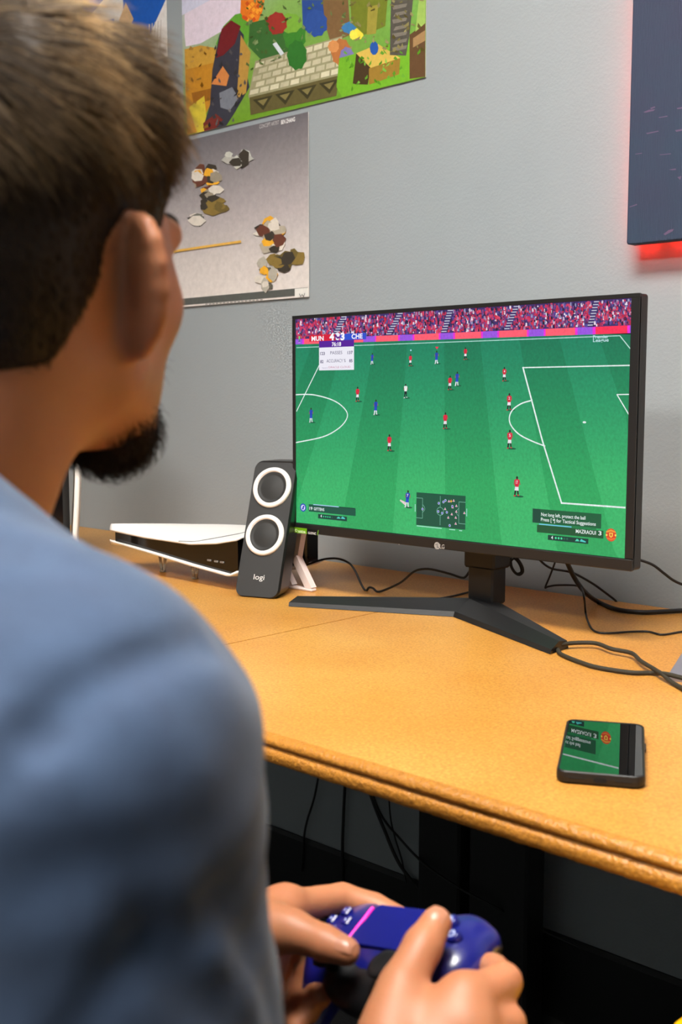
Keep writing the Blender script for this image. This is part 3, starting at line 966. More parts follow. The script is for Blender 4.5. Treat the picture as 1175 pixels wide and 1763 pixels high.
fp.build('front_panel', M_SPK, spk)
ln = math.hypot(LEAN, 0.945)
FN = SB @ Matrix(((1, 0, 0, 0), (0, LEAN / ln, -0.945 / ln, 0), (0, 0.945 / ln, LEAN / ln, 0), (0, 0, 0, 1)))   # (x, up the slope, outward)
for s_ in (0.1835, 0.1035):
    T = FN @ Matrix.Translation((0.0, s_, 0.0))
    MB().lathe([(0.0262, 0.0002), (0.0268, 0.0048), (0.0285, 0.0060), (0.0330, 0.0048), (0.0342, 0.0015), (0.0342, 0.0000)], 48, T).build('driver_ring', M_WHITE, spk)
    c = MB().lathe([(0.0266, 0.0004), (0.0262, 0.0022), (0.0245, 0.0026), (0.0225, 0.0014), (0.0205, 0.0010), (0.019, 0.0014), (0.012, 0.0030), (0.005, 0.0040), (0.0005, 0.0042)], 48, T)
    c.build('driver_cone', M_CONE, spk)
lt = Flat()
lt.text_uv('logi', -0.0085, 0.030, 0.019, 0.0085, (214, 212, 208), 1, 0.0)
o = lt.build('maker_mark', M_PRINT, FN @ Matrix.Translation((0, 0, 0.0006)), spk, 1e-4)
o['label'] = 'light grey lettering logi'

# ================================================================== game console lying on its side
M_CONS_W = mat('console_white', (236, 234, 230), rough=0.38)
M_CONS_B = mat('console_gloss_black', (9, 9, 10), rough=0.1)
M_CLEAR = mat('clear_plastic', (214, 206, 190), rough=0.1)
setin(M_CLEAR.node_tree.nodes['Principled BSDF'], 'Transmission Weight', 0.75)
M_PORT = mat('port_metal', (170, 170, 172), rough=0.3, metal=0.8)
U = np.array([-1.0, 0.0, 0]); Vd = np.array([0.0, 1.0, 0])
CO = np.array([-1.376, 1.220, 0.0])
con = thing('game_console', 'white and black game console lying flat behind the loudspeaker', 'game console', tuple(CO + U * 0.18 + Vd * 0.1 + [0, 0, DESK_Z]))
CL, CW = 0.352, 0.205
def c_at(u, v, z): return tuple(CO + U * u + Vd * v + [0, 0, z])
def plate_grid(zf, thick, vin=0.0, nu=40, nv=16, uin=0.0):
    """closed shell over the console outline; zf(u, w) height of the outer surface, w = 0 front .. 1 back"""
    V = []; F = []
    def vf(u): return vin
    def vb(u):
        a = CW
        if u > 0.10: a = CW - (CW - 0.006) * ((u - 0.10) / (CL - 0.10)) ** 2.2
        return max(a - vin, vin + 0.002)
    for side in (0, 1):
        for i in range(nu + 1):
            u = uin + (CL - 2 * uin) * i / nu
            for j in range(nv + 1):
                w = j / nv
                v = vf(u) + (vb(u) - vf(u)) * w
                V.append(c_at(u, v, zf(u, w) - (thick if side else 0)))
    S = (nu + 1) * (nv + 1)
    def I(s, i, j): return s * S + i * (nv + 1) + j
    for i in range(nu):
        for j in range(nv):
            F.append([I(0, i, j), I(0, i + 1, j), I(0, i + 1, j + 1), I(0, i, j + 1)])
            F.append([I(1, i, j), I(1, i, j + 1), I(1, i + 1, j + 1), I(1, i + 1, j)])
    for i in range(nu):
        F.append([I(0, i, 0), I(1, i, 0), I(1, i + 1, 0), I(0, i + 1, 0)])
        F.append([I(0, i, nv), I(0, i + 1, nv), I(1, i + 1, nv), I(1, i, nv)])
    for j in range(nv):
        F.append([I(0, 0, j), I(0, 0, j + 1), I(1, 0, j + 1), I(1, 0, j)])
        F.append([I(0, nu, j), I(1, nu, j), I(1, nu, j + 1), I(0, nu, j + 1)])
    return V, F
def z_top(u, w):
    lip = float(np.interp(u, [0, 0.05, 0.12, 0.25, 0.352], [0.829, 0.8190, 0.8115, 0.8120, 0.8165]))
    return lip + 0.016 * math.sin(math.pi * min(1, 0.80 * w)) * (1 - 0.4 * (u / CL) ** 3)
def z_bot(u, w):
    return float(np.interp(u, [0, 0.02, 0.12, 0.22, 0.352], [0.776, 0.768, 0.7755, 0.785, 0.797])) - 0.006 * math.sin(math.pi * min(1, w * 0.9))
V, F = plate_grid(z_top, 0.0035)
tp = mesh_obj('top_plate', V, F, M_CONS_W, con, True)
V, F = plate_grid(lambda u, w: z_bot(u, w), 0.004)
mesh_obj('bottom_plate', V, F, M_CONS_W, con, True)
# black core between the plates
V = []; F = []
cv, cf = plate_grid(lambda u, w: z_top(u, w) - 0.003, 0.0, 0.008, uin=0.006)
half = len(cv) // 2
cv2, _ = plate_grid(lambda u, w: z_bot(u, w) - 0.001, 0.0, 0.008, uin=0.006)
mesh_obj('core', cv[:half] + cv2[half:], cf, M_CONS_B, con, False)
# seam line across the top plate, dark: a thin groove strip
sm = MB()
sp_ = []
for k in range(13):
    w = k / 12
    u = 0.150 - 0.130 * w ** 0.55
    sp_.append(c_at(u, 0.0 + CW * w * 0.42, z_top(u, w * 0.42) + 0.0002))
sm.tube(sp_, 0.0007, 5, 2)
sm.build('plate_seam', M_BLACK, tp)
for du, dv in ((0.156, 0.040), (0.26, 0.05), (0.06, 0.17)):
    f = MB()
    a = np.array(c_at(du, dv, DESK_Z + 0.0008)); 
    for s in (-1, 1):
        f.tube([a + U * s * 0.003, a + U * s * 0.009 + [0, 0, 0.0335]], 0.0028, 8, 1)
    f.box((a[0] - 0.006, a[1] - 0.004, DESK_Z + 0.0002), (a[0] + 0.006, a[1] + 0.004, DESK_Z + 0.003), 0.001)
    f.build('support_foot', M_CLEAR, con)
for du in (0.045, 0.060, 0.078):
    a = c_at(du, 0.0066, 0.785)
    MB().box((a[0] - 0.0045, a[1] - 0.0008, a[2] - 0.0014), (a[0] + 0.0045, a[1] + 0.003, a[2] + 0.0014), 0.0005).build('port', M_PORT, con)

# ================================================================== upright white console behind the person
up_loc = tuple(on_z(88, 985, DESK_Z))
up = thing('game_console', 'upright white game console with a dark core, standing by the wall behind the neck', 'game console', up_loc, math.radians(57))
UM = Matrix.Translation(up_loc) @ Matrix.Rotation(math.radians(57), 4, 'Z')
def up_plate(s):
    prof = []
    for k in range(17):
        t = k / 16
        x = 0.040 + 0.016 * t ** 1.5 + 0.006 * math.sin(math.pi * t)
        prof.append((s * x, 0.004 + 0.352 * t))
    V = []; F = []
    nd = 10
    for th in (0, 1):
        for x, z in prof:
            for j in range(nd + 1):
                y = 0.21 * j / nd
                V.append((x + s * (0.009 * math.sin(math.pi * (0.12 + 0.76 * j / nd)) - th * 0.008), y, z))
    n1 = len(prof); S = n1 * (nd + 1)
    I = lambda q, i, j: q * S + i * (nd + 1) + j
    for i in range(n1 - 1):
        for j in range(nd):
            F += [[I(0, i, j), I(0, i + 1, j), I(0, i + 1, j + 1), I(0, i, j + 1)], [I(1, i, j), I(1, i, j + 1), I(1, i + 1, j + 1), I(1, i + 1, j)]]
        F += [[I(0, i, 0), I(1, i, 0), I(1, i + 1, 0), I(0, i + 1, 0)], [I(0, i, nd), I(0, i + 1, nd), I(1, i + 1, nd), I(1, i, nd)]]
    for j in range(nd):
        F += [[I(0, 0, j), I(0, 0, j + 1), I(1, 0, j + 1), I(1, 0, j)], [I(0, n1 - 1, j), I(1, n1 - 1, j), I(1, n1 - 1, j + 1), I(0, n1 - 1, j + 1)]]
    return MB().add(V, F, True, UM).build('side_plate', M_CONS_W, up)
for s in (-1, 1): up_plate(s)
MB().box((-0.036, 0.008, 0.004), (0.036, 0.205, 0.345), 0.012, UM).build('core', M_CONS_B, up)
MB().lathe([(0.05, 0.0), (0.055, 0.002), (0.055, 0.006), (0.02, 0.008)], 28, UM @ Matrix.Translation((0, 0.105, 0.0))).build('round_base', M_BLACK, up)

# ================================================================== white bent stand with a dark tablet
M_STAND_W = mat('white_painted_metal', (226, 208, 202), rough=0.45)
p_foot = on_z(537, 1015, DESK_Z + 0.003)
st = thing('bent_stand', 'white bent metal stand between the loudspeaker and the monitor', 'stand', (p_foot[0] - 0.022, p_foot[1], DESK_Z))
YS = p_foot[1]
a0 = p_foot; a1 = on_y(511, 966, YS + 0.004); a2 = on_y(519, 915, YS + 0.02)
def flat_bar(pts, wx, wt):
    """bar of rectangular section, wide along x"""
    m = MB()
    V = []; F = []
    P = [np.array(p, float) for p in pts]
    for i, p in enumerate(P):
        t = P[min(i + 1, len(P) - 1)] - P[max(i - 1, 0)]; t = t / np.linalg.norm(t)
        yv = np.array([0, 1, 0])
        sx = np.cross(t, yv); sx = sx / (np.linalg.norm(sx) + 1e-9)
        for a, b in ((-1, -1), (1, -1), (1, 1), (-1, 1)):
            V.append(p + sx * a * wx / 2 + yv * b * wt / 2)
    for i in range(len(P) - 1):
        for k in range(4): F.append([i * 4 + k, i * 4 + (k + 1) % 4, (i + 1) * 4 + (k + 1) % 4, (i + 1) * 4 + k])
    F += [[3, 2, 1, 0], [len(V) - 4, len(V) - 3, len(V) - 2, len(V) - 1]]
    return m.add(V, F)
for dx in (0.0, -0.045):
    off = np.array([dx, 0.0, 0.0])
    flat_bar([a0 + off, a1 + off * 1.0 + [0, 0, 0.006], a1 + off, a2 + off, a2 + off + [0.002, 0.02, 0.05]], 0.0135, 0.012).build('bent_leg', M_STAND_W, st)
MB().box((a0[0] - 0.052, YS - 0.007, DESK_Z), (a0[0] + 0.006, YS + 0.006, DESK_Z + 0.005), 0.0015).build('foot_bar', M_STAND_W, st)
MB().box((a2[0] - 0.05, a2[1] + 0.008, a2[2] + 0.02), (a2[0] + 0.006, a2[1] + 0.016, a2[2] + 0.05), 0.002).build('cross_plate', M_STAND_W, st)
tx = on_y(530.5, 940, YS + 0.045)
tb = MB().box((tx[0] - 0.055, YS + 0.040, on_y(530, 972, YS + 0.045)[2]), (tx[0], YS + 0.050, 0.935), 0.003).build('charger', M_BLACK_GLOSS)
tag(tb, 'small black box standing behind the white bent stand', 'charger')

# ================================================================== silver foot at the right edge of the desk
M_SILVER = mat('brushed_silver', (168, 166, 180), rough=0.35, metal=0.7)
q1 = on_z(1148, 1172, DESK_Z); q2 = on_z(1175, 1131, DESK_Z)
dq = (q2 - q1) / np.linalg.norm(q2 - q1); nq_ = np.array([dq[1], -dq[0], 0])
m = MB()
V = []
for w in (0, 0.05):
    for (s, z) in ((0.0, 0.0), (0.0, 0.004), (0.20, 0.006), (0.20, 0.0)):
        V.append(q1 + dq * s + nq_ * w + [0, 0, z])
m.add(V, [[0, 1, 2, 3], [7, 6, 5, 4], [0, 4, 5, 1], [1, 5, 6, 2], [2, 6, 7, 3], [3, 7, 4, 0]])
e0 = q1 + dq * 0.19 + nq_ * 0.025
m2 = MB().box((e0[0] - 0.012, e0[1] - 0.012, DESK_Z + 0.003), (e0[0] + 0.012, e0[1] + 0.012, DESK_Z + 0.14), 0.004)
sf = thing('silver_stand', 'flat silver metal stand foot on the desk under the braided cables', 'stand', tuple(q1))
m.build('foot_plate', M_SILVER, sf)
m2.build('upright', M_SILVER, sf)

# ================================================================== phone
M_GLASS_B = mat('phone_glass', (6, 6, 7), rough=0.015, spec=1.0)
setin(M_GLASS_B.node_tree.nodes['Principled BSDF'], 'Coat Weight', 1.0)
setin(M_GLASS_B.node_tree.nodes['Principled BSDF'], 'Coat Roughness', 0.01)
M_CABLE_DARK = mat('matt_black', (6, 6, 6), rough=0.9)
M_CASE = mat('phone_case', (20, 19, 19), rough=0.5)
ph_loc = (-0.5015, 0.8800, DESK_Z)
ph = thing('mobile_phone', 'black mobile phone in a rubber case lying face up on the desk', 'phone', ph_loc, math.radians(28.5))
PM = Matrix.Translation(ph_loc) @ Matrix.Rotation(math.radians(28.5), 4, 'Z')
w, l = 0.0365, 0.0785
def ring_stack(layers, M, name, m, parent, cap_lo=True, cap_hi=True):
    b = MB(); n = None
    V = []; F = []
    for i, (inset, z, r) in enumerate(layers):
        pts = rrect(-w + inset, -l + inset, w - inset, l - inset, r, 6)
        n = len(pts)
        V += [(p[0], p[1], z) for p in pts]
    for i in range(len(layers) - 1):
        F += [[i * n + k, i * n + (k + 1) % n, (i + 1) * n + (k + 1) % n, (i + 1) * n + k] for k in range(n)]
    if cap_lo: F.append(list(range(n))[::-1])
    if cap_hi: F.append([(len(layers) - 1) * n + k for k in range(n)])
    return b.add(V, F, False, M).build(name, m, parent)
ring_stack([(0.0022, 0.0002, 0.008), (0.0004, 0.0022, 0.009), (0.0, 0.006, 0.0095), (0.0004, 0.0102, 0.009), (0.0012, 0.0112, 0.0085), (0.0022, 0.0108, 0.0075), (0.0024, 0.0100, 0.0072)], PM, 'case', M_CASE, ph)
ring_stack([(0.0025, 0.0098, 0.007), (0.0025, 0.0104, 0.007), (0.0032, 0.01065, 0.0066)], PM, 'glass', M_GLASS_B, ph)
MB().prism(rrect(-0.0055, 0.0036, 0.0055, 0.0074, 0.0018, 3), 1, -l - 0.0003, -l + 0.003, PM).build('charging_port', M_CABLE_DARK, ph)
for sx in (-0.019, 0.019):
    MB().box((sx - 0.007, -l - 0.0002, 0.005), (sx + 0.007, -l + 0.002, 0.0062), 0.0004, PM).build('grille_slot', M_CABLE_DARK, ph)
MB().box((w - 0.001, 0.012, 0.0035), (w + 0.0012, 0.030, 0.0072), 0.0006, PM).build('side_button', M_CASE, ph)

# ================================================================== cables
M_CABLE = mat('cable_black', (16, 16, 16), rough=0.5)
M_BRAID = mat('cable_braid', (44, 38, 24), rough=0.7, bump=(1400, 0.8, 0.0008))
def cable(pts, r, label, m=None, sub=8, seg=8):
    P = [np.array(p) for p in pts]
    b = MB().tube(P, r, seg, sub)
    o = b.build('cable', m or M_CABLE)
    tag(o, label, 'cable')
    return o
def Yp(lst, Y): return [on_y(x, y, Y) for x, y in lst]
def Zp(lst, z): return [on_z(x, y, z) for x, y in lst]
YC = on_z(640, 1019, DESK_Z)[1]
cable(Yp([(498, 979), (512, 978), (535, 970), (560, 962.5), (583, 962), (602, 970), (613, 985), (622, 1005), (630, 1017), (636, 1011.5), (643, 1013), (650, 1018.5), (662, 1016), (690, 1003), (712, 985), (727, 980), (745, 980.5), (775, 988), (795, 994.5), (803, 992), (812, 978)], YC),
      0.0019, 'thin black cable arching over the desk between the loudspeaker and the monitor post')
cable([on_y(528, 931, 1.50), on_y(536, 945, 1.52), on_y(542, 957, 1.55), on_y(546.5, 967, 1.576), on_y(548, 971, 1.578)], 0.0026, 'short black cable running down the wall beside the white bent stand')
cable(Yp([(880, 952), (892, 962), (900, 975), (901, 985), (894, 990), (885, 984), (879, 970), (886, 962), (895, 972), (898, 984), (890, 987), (882, 976), (880, 960)], 1.44), 0.0017, 'small coil of black cable hanging behind the monitor post')
cable([on_y(930, 964, 1.42), on_y(940, 973, 1.45), on_y(953, 979.5, 1.48), on_y(979, 984, 1.50), on_y(995, 990, 1.51), on_y(1023, 1006, 1.535), on_y(1049, 1025, 1.56), on_y(1061, 1035, 1.572), on_y(1064, 1043, 1.5738)], 0.0018, 'thin black cable dropping into the gap between desk and wall')
cable([on_y(975, 962, 1.42), on_y(981, 977, 1.43), on_y(991, 997, 1.445), on_y(1007, 1018.5, 1.455)] + [on_z(x, y, DESK_Z + 0.0042) for x, y in ((1030, 1036), (1062, 1049), (1103, 1054), (1140, 1053), (1178, 1051), (1215, 1050))], 0.0036, 'thick black power cable curving from the monitor along the back of the desk')
cable([on_y(957, 966, 1.46), on_y(948, 990, 1.46), on_y(939.5, 1011, 1.46), on_y(944, 1010, 1.46), on_y(960, 1007.5, 1.462), on_y(991, 1008, 1.455), on_y(1002, 1014, 1.44), on_y(1006.5, 1030, 1.42)] + [on_z(x, y, DESK_Z + 0.0018) for x, y in ((1009, 1055), (1013, 1070), (1022, 1085), (1042, 1090), (1088, 1087.5), (1117, 1087.5), (1141, 1092.5), (1175, 1087.5), (1210, 1084))],
      0.0015, 'thin black cable kinked under the monitor and trailing over the desk')
cable([on_y(1080, 952, 1.47), on_y(1094, 961, 1.47), on_y(1123, 971.5, 1.48), on_y(1144, 987, 1.49), on_y(1160, 999, 1.50), on_y(1178, 1007, 1.51), on_y(1205, 1014, 1.52), on_y(1240, 1030, 1.53), on_y(1262, 1063, 1.535)], 0.0020, 'black cable sagging along the wall from the right side of the monitor')
cable(Zp([(952, 1110), (960, 1110.5), (989, 1107), (1026, 1107.5), (1053, 1117), (1088, 1124.5), (1104, 1138), (1128, 1152.5), (1144, 1163)], DESK_Z + 0.0075) + Zp([(1158, 1175), (1178, 1186), (1210, 1200)], DESK_Z + 0.0035), 0.0027, 'upper strand of the braided cable loop lying before the monitor foot', M_BRAID)
cable(Zp([(952, 1112), (960, 1117), (968, 1127), (1005, 1142), (1034, 1150), (1088, 1158), (1125, 1158.5)], DESK_Z + 0.0032) + Zp([(1150, 1161), (1178, 1168), (1210, 1176)], DESK_Z + 0.0098), 0.0027, 'lower strand of the braided cable loop lying before the monitor foot', M_BRAID)
cable(Zp([(700, 1037), (768, 1028.5), (814, 1018), (850, 1012)], DESK_Z + 0.002), 0.0017, 'black cable lying straight behind the monitor foot')
# below the desk
yw = WALL_Y - 0.012
def hang(lst, r, label):
    cable([on_y(x, y, yw) for x, y in lst], r, label)
hang([(556, 1290), (549, 1335), (541, 1375), (530, 1410), (524, 1440), (520, 1500)], 0.0024, 'black cable hanging slightly askew down the wall under the desk')
hang([(598, 1290), (594, 1360), (592, 1400), (590, 1460), (590, 1520)], 0.0032, 'black cable hanging plumb down the wall under the desk')
hang([(620, 1310), (642, 1378), (662, 1428), (684, 1480), (706, 1512), (735, 1545)], 0.0036, 'thick black cable slanting down the wall under the desk')
cable([on_y(630, 1330, 1.555), on_y(655, 1400, 1.55), on_y(690, 1445, 1.53), on_y(732, 1488, 1.46), on_y(790, 1528, 1.462), on_y(850, 1560, 1.464), on_y(930, 1600, 1.53), on_y(1000, 1632, 1.55)], 0.0024, 'thin black cable swinging in front of the desk legs')
hang([(668, 1320), (672, 1400), (680, 1440), (692, 1480), (700, 1520)], 0.0016, 'finest black cable on the wall under the desk')

# ================================================================== posters
M_POSTER = attr_mat('poster_print', rough=0.38, spec=0.4, grain=(90, 0.10, (1, 1, 1)))
M_PAPER = mat('paper_white', (222, 220, 214), rough=0.6)
def sheet(x0, z0, x1, z1, Y, name, label, cat='poster'):
    t = thing(name, label, cat, ((x0 + x1) / 2, Y, z0))
    MB().box((x0, Y, z0), (x1, Y + 0.0012, z1)).build('paper', M_PAPER, t)
    return t
# large fantasy-village print: stone terrace, meadow, trees, a wooden block (generic stand-in)
YP = WALL_Y - 0.0030
px0, pz0, px1, pz1 = -1.935, 1.6105, -1.2755, 2.06
big = sheet(px0, pz0, px1, pz1, YP, 'wall_poster', 'large colourful poster of a stone terrace in a green meadow')
bp_ = Flat(pix_plane(YP), True)
def bu(a, b): return (px0 + (px1 - px0) * a, pz0 + (pz1 - pz0) * b)
def bpoly(pts, c, lay=1): bp_.uv([bu(*p) for p in pts], c, lay)
def clip_px(x, y):
    u = bp_.P(x, y)
    return (min(max(u[0], px0), px1), min(max(u[1], pz0), pz1))
def pp(pts, c, lay=1): bp_.uv([clip_px(*p) for p in pts], c, lay)
bpoly([(0, 0), (1, 0), (1, 1), (0, 1)], [(112, 150, 40), (96, 150, 44), (150, 190, 120), (214, 206, 226)], 0)
pp([(318, 0), (420, 0), (412, 30), (380, 55), (345, 75), (320, 80), (318, 60)], (222, 208, 222), 1)          # pale sky
bpoly([(0, .55), (.3, .6), (.62, .62), (1, .6), (1, 1), (0, 1)], (206, 206, 226), 1)
pp([(372, 75), (385, 45), (405, 25), (425, 20), (432, 60), (420, 90), (380, 92)], (96, 160, 52), 2)             # bush
pp([(318, 85), (345, 78), (400, 88), (420, 130), (390, 170), (340, 190), (320, 190)], (196, 150, 60), 2)        # ochre bank
pp([(320, 120), (380, 105), (392, 150), (360, 185), (340, 228), (322, 232)], (190, 132, 40), 3)
pp([(330, 160), (372, 150), (368, 170), (334, 182)], (150, 96, 30), 4)
pp([(325, 185), (352, 165), (358, 225), (340, 230)], (206, 186, 60), 4)
pp([(415, 0), (456, 0), (452, 20), (444, 38), (424, 36), (414, 22)], (222, 118, 34), 3)                          # autumn tree
for k in range(26):
    x = 420 + RNG.random() * 30; y = RNG.random() * 34
    pp([(x - 4, y), (x, y - 4), (x + 4, y), (x, y + 5)], [(240, 160, 50), (200, 80, 30), (232, 130, 40)][k % 3], 4)
pp([(430, 40), (470, 30), (520, 60), (520, 100), (455, 108), (428, 80)], (60, 104, 50), 3)                        # shrubs
pp([(455, 30), (505, 25), (520, 45), (470, 60)], (150, 50, 40), 4)
pp([(520, 0), (580, 0), (585, 40), (545, 62), (522, 50)], (44, 74, 140), 3)
pp([(556, 0), (600, 0), (604, 60), (570, 75), (560, 40)], (120, 92, 60), 4)
pp([(350, 220), (362, 180), (366, 120), (378, 60), (400, 35), (420, 60), (422, 110), (430, 150), (404, 195), (390, 222), (360, 230)], (58, 58, 68), 5)   # dark boulder
pp([(372, 100), (382, 50), (398, 35), (415, 45), (405, 75), (385, 95)], (112, 34, 38), 6)
pp([(364, 145), (384, 114), (395, 130), (390, 148)], (206, 130, 70), 6)
pp([(378, 160), (400, 150), (412, 170), (396, 190), (380, 185)], (120, 124, 134), 6)
pp([(350, 212), (372, 196), (384, 206), (372, 226), (352, 226)], (112, 46, 40), 6)
pp([(415, 60), (432, 90), (424, 160), (408, 170), (412, 110)], (180, 140, 66), 5)
# terrace flags
pp([(428, 165), (440, 105), (590, 62), (588, 130), (430, 172)], (150, 146, 112), 4)
rng2 = np.random.default_rng(3)
for r in range(5):
    for c in range(9):
        t0, t1 = r / 5, (r + 1) / 5
        def tp_(a, t):
            xl = 440 - 12 * t; xr = 590 - 4 * t
            yl = 108 + 58 * t; yr = 62 + 66 * t
            return (xl + (xr - xl) * a, yl + (yr - yl) * a)
        o_ = 0.05 * (r % 2)
        a0_, a1_ = max(0, c / 9 + o_ + 0.012), min(1, (c + 1) / 9 + o_ - 0.006)
        if a1_ <= a0_: continue
        g = rng2.integers(-18, 18)
        pp([tp_(a0_, t0 + 0.03), tp_(a1_, t0 + 0.03), tp_(a1_, t1 - 0.03), tp_(a0_, t1 - 0.03)], (196 + g, 190 + g, 160 + g), 5)
# terrace front wall with dark triangles
pp([(430, 168), (584, 130), (580, 165), (432, 198)], (96, 88, 52), 6)
for k in range(4):
    x = 436 + k * 38; y = 172 - k * 9.4
    pp([(x, y), (x + 34, y - 8), (x + 18, y + 18)], (60, 56, 34), 7)
    pp([(x + 8, y + 2), (x + 26, y - 3), (x + 18, y + 10)], (128, 118, 72), 8)
# green and blue garden ornaments (leafy heaps)
for (x, y, rx, ry, col) in [(508, 62, 18, 26, (62, 128, 46)), (512, 95, 16, 24, (50, 112, 44)), (500, 40, 20, 16, (120, 170, 60)), (478, 40, 16, 18, (152, 52, 44)), (545, 40, 18, 22, (48, 80, 150)),
                         (588, 90, 16, 22, (176, 110, 60)), (598, 100, 12, 18, (120, 116, 170)), (575, 80, 9, 10, (206, 140, 84)), (606, 48, 16, 10, (60, 120, 170)), (618, 58, 8, 10, (230, 214, 70)), (609, 60, 6, 8, (236, 220, 80))]:
    pp([(x + rx * math.cos(k * math.pi / 9) * (1 + 0.12 * (k % 2)), y + ry * math.sin(k * math.pi / 9) * (1 + 0.12 * (k % 2))) for k in range(18)], col, 9)
pp([(476, 72), (490, 92), (484, 96), (470, 76)], (206, 214, 220), 10)
pp([(604, 0), (668, 0), (664, 45), (628, 60), (606, 40)], (110, 120, 40), 5)                                          # stump
pp([(634, 12), (652, 8), (648, 58), (632, 60)], (150, 140, 60), 6)
pp([(580, 150), (585, 100), (733, 60), (733, 132), (590, 168)], (112, 172, 44), 3)
pp([(608, 145), (614, 92), (640, 110), (634, 146)], (70, 54, 34), 7)                                                   # wooden block
pp([(614, 92), (652, 76), (690, 100), (640, 118)], (206, 176, 84), 8)
pp([(636, 118), (690, 100), (688, 128), (636, 146)], (150, 118, 48), 8)
pp([(645 + 7.5 * math.cos(k * .628), 83 + 12 * math.sin(k * .628)) for k in range(10)], (40, 84, 160), 9)
pp([(672, 95), (674, 0), (712, 0), (706, 60), (700, 96)], (84, 80, 72), 6)                                             # rock column
for k in range(7): pp([(676 + (k % 2) * 6, 10 + k * 12), (702, 6 + k * 12), (700, 12 + k * 12), (678, 17 + k * 12)], (120, 114, 104), 7)
pp([(706, 60), (733, 40), (733, 132), (706, 136)], (96, 70, 46), 7)
pp([(712, 66), (733, 52), (733, 70), (712, 82)], (156, 124, 84), 8)
pp([(722, 0), (733, 0), (733, 40), (716, 55)], (150, 180, 90), 5)
rng5 = np.random.default_rng(9)
for k in range(420):
    x = 322 + rng5.random() * 410; y = rng5.random() * 225
    u = bp_.P(x, y)
    if u[1] < pz0 + 0.006 or u[0] > px1 - 0.006 or u[0] < px0 + 0.006: continue
    if x < 425 and y < 82: continue
    if 428 < x < 590 and 60 < y < 200 and y > 165 - (x - 428) * 0.62 - 25: continue
    base = (150, 110, 44) if x < 360 else ((70, 68, 70) if x < 425 and y > 40 else ((100, 160, 50) if x > 585 and y > 90 else ((90, 110, 60) if x < 600 else (112, 104, 60))))
    g = rng5.integers(-34, 40)
    w = 1.2 + 3 * rng5.random(); h = 2 + 5 * rng5.random(); s_ = rng5.normal(0, 2)
    pp([(x - w, y), (x + s_, y - h), (x + w, y), (x - s_, y + h * 0.6)], tuple(int(min(250, max(10, c + g))) for c in base), 3)
big_print = bp_.build('print', M_POSTER, wall_plane(YP), big)
big_print['label'] = 'colourful painted print'

# smaller grey print under it, abstract brush shapes (generic stand-in)
YQ = WALL_Y - 0.0045
qx0, qz0, qx1, qz1 = -2.075, 1.2520, -1.5600, 1.5990
sml = sheet(qx0, qz0, qx1, qz1, YQ, 'concept_art_poster', 'grey to cream poster with small ochre brush shapes and a dark footer')
sp2 = Flat(pix_plane(YQ), True)
def sq(a, b): return (qx0 + (qx1 - qx0) * a, qz0 + (qz1 - qz0) * b)
rows = [(0, (222, 214, 208)), (.25, (206, 198, 194)), (.5, (176, 168, 168)), (.75, (142, 136, 138)), (1, (104, 100, 104))]
for (b0, c0), (b1, c1) in zip(rows[:-1], rows[1:]):
    sp2.uv([sq(0, b0), sq(1, b0), sq(1, b1), sq(0, b1)], [c0, c0, c1, c1], 0)
sp2.uv([sq(0, 0.010), sq(0.995, 0.010), sq(0.995, 0.052), sq(0, 0.052)], (88, 90, 86), 1)
sp2.uv([sq(0.925, 0.006), sq(0.997, 0.006), sq(0.997, 0.050), sq(0.925, 0.050)], (222, 220, 214), 2)
sp2.line([(516, 506), (518, 511), (520.5, 507), (523, 511), (525, 505)], 0.0016, (90, 90, 88), 3)
for k in range(16):
    u = 0.40 + k * 0.022
    sp2.uv([sq(u, -0.0 + 0.002), sq(u + 0.016, 0.002), sq(u + 0.016, 0.0075), sq(u, 0.0075)], (120, 120, 116), 2)
sp2.text('CONCEPT ARTIST', 447, 481, 221.5, 6.5, (196, 192, 190), 3, 0.0, yb1=215.5)
sp2.text('BEN ZHANG', 485, 509, 214.2, 6.8, (232, 230, 228), 3, 0.03, yb1=209.6)
def brush(lst, c, lay): sp2.poly(lst, c, lay)
OL, DKB, GO, BR, CR = (134, 112, 58), (62, 56, 48), (230, 170, 50), (104, 62, 48), (216, 208, 196)
rng4 = np.random.default_rng(5)
def splash(cx, cy, rx, ry, cols, n):
    """loose overlapping paint dabs"""
    for k in range(n):
        a = rng4.random() * 2 * math.pi; r = math.sqrt(rng4.random())
        x = cx + rx * r * math.cos(a); y = cy + ry * r * math.sin(a)
        w = 6 + 11 * rng4.random(); h = 5 + 9 * rng4.random(); t0 = rng4.random() * 3
        brush([(x + w * math.cos(t0 + q * 1.047) * (0.7 + 0.5 * rng4.random()), y + h * math.sin(t0 + q * 1.047) * (0.7 + 0.5 * rng4.random())) for q in range(6)], cols[k % len(cols)], 2)
splash(358, 312, 22, 26, [DKB, (150, 140, 122), BR, CR, GO], 24)
splash(368, 350, 26, 14, [OL, OL, (108, 92, 50), DKB], 16)
splash(344, 376, 8, 12, [(108, 108, 98), CR, DKB], 5)
splash(404, 272, 22, 9, [(196, 196, 186), (176, 174, 166), DKB], 9)
splash(470, 406, 20, 26, [DKB, (176, 166, 148), BR, CR, GO], 24)
splash(494, 448, 26, 13, [OL, OL, (108, 92, 50), DKB], 16)
splash(460, 470, 13, 24, [(176, 170, 156), (92, 90, 80), CR, GO], 9)
sp2.line([(300, 433), (360, 424), (416, 416)], 0.0048, (226, 178, 84), 3)
sp2.build('print', M_POSTER, wall_plane(YQ), sml)['label'] = 'grey gradient print with ochre brush shapes and small lettering'

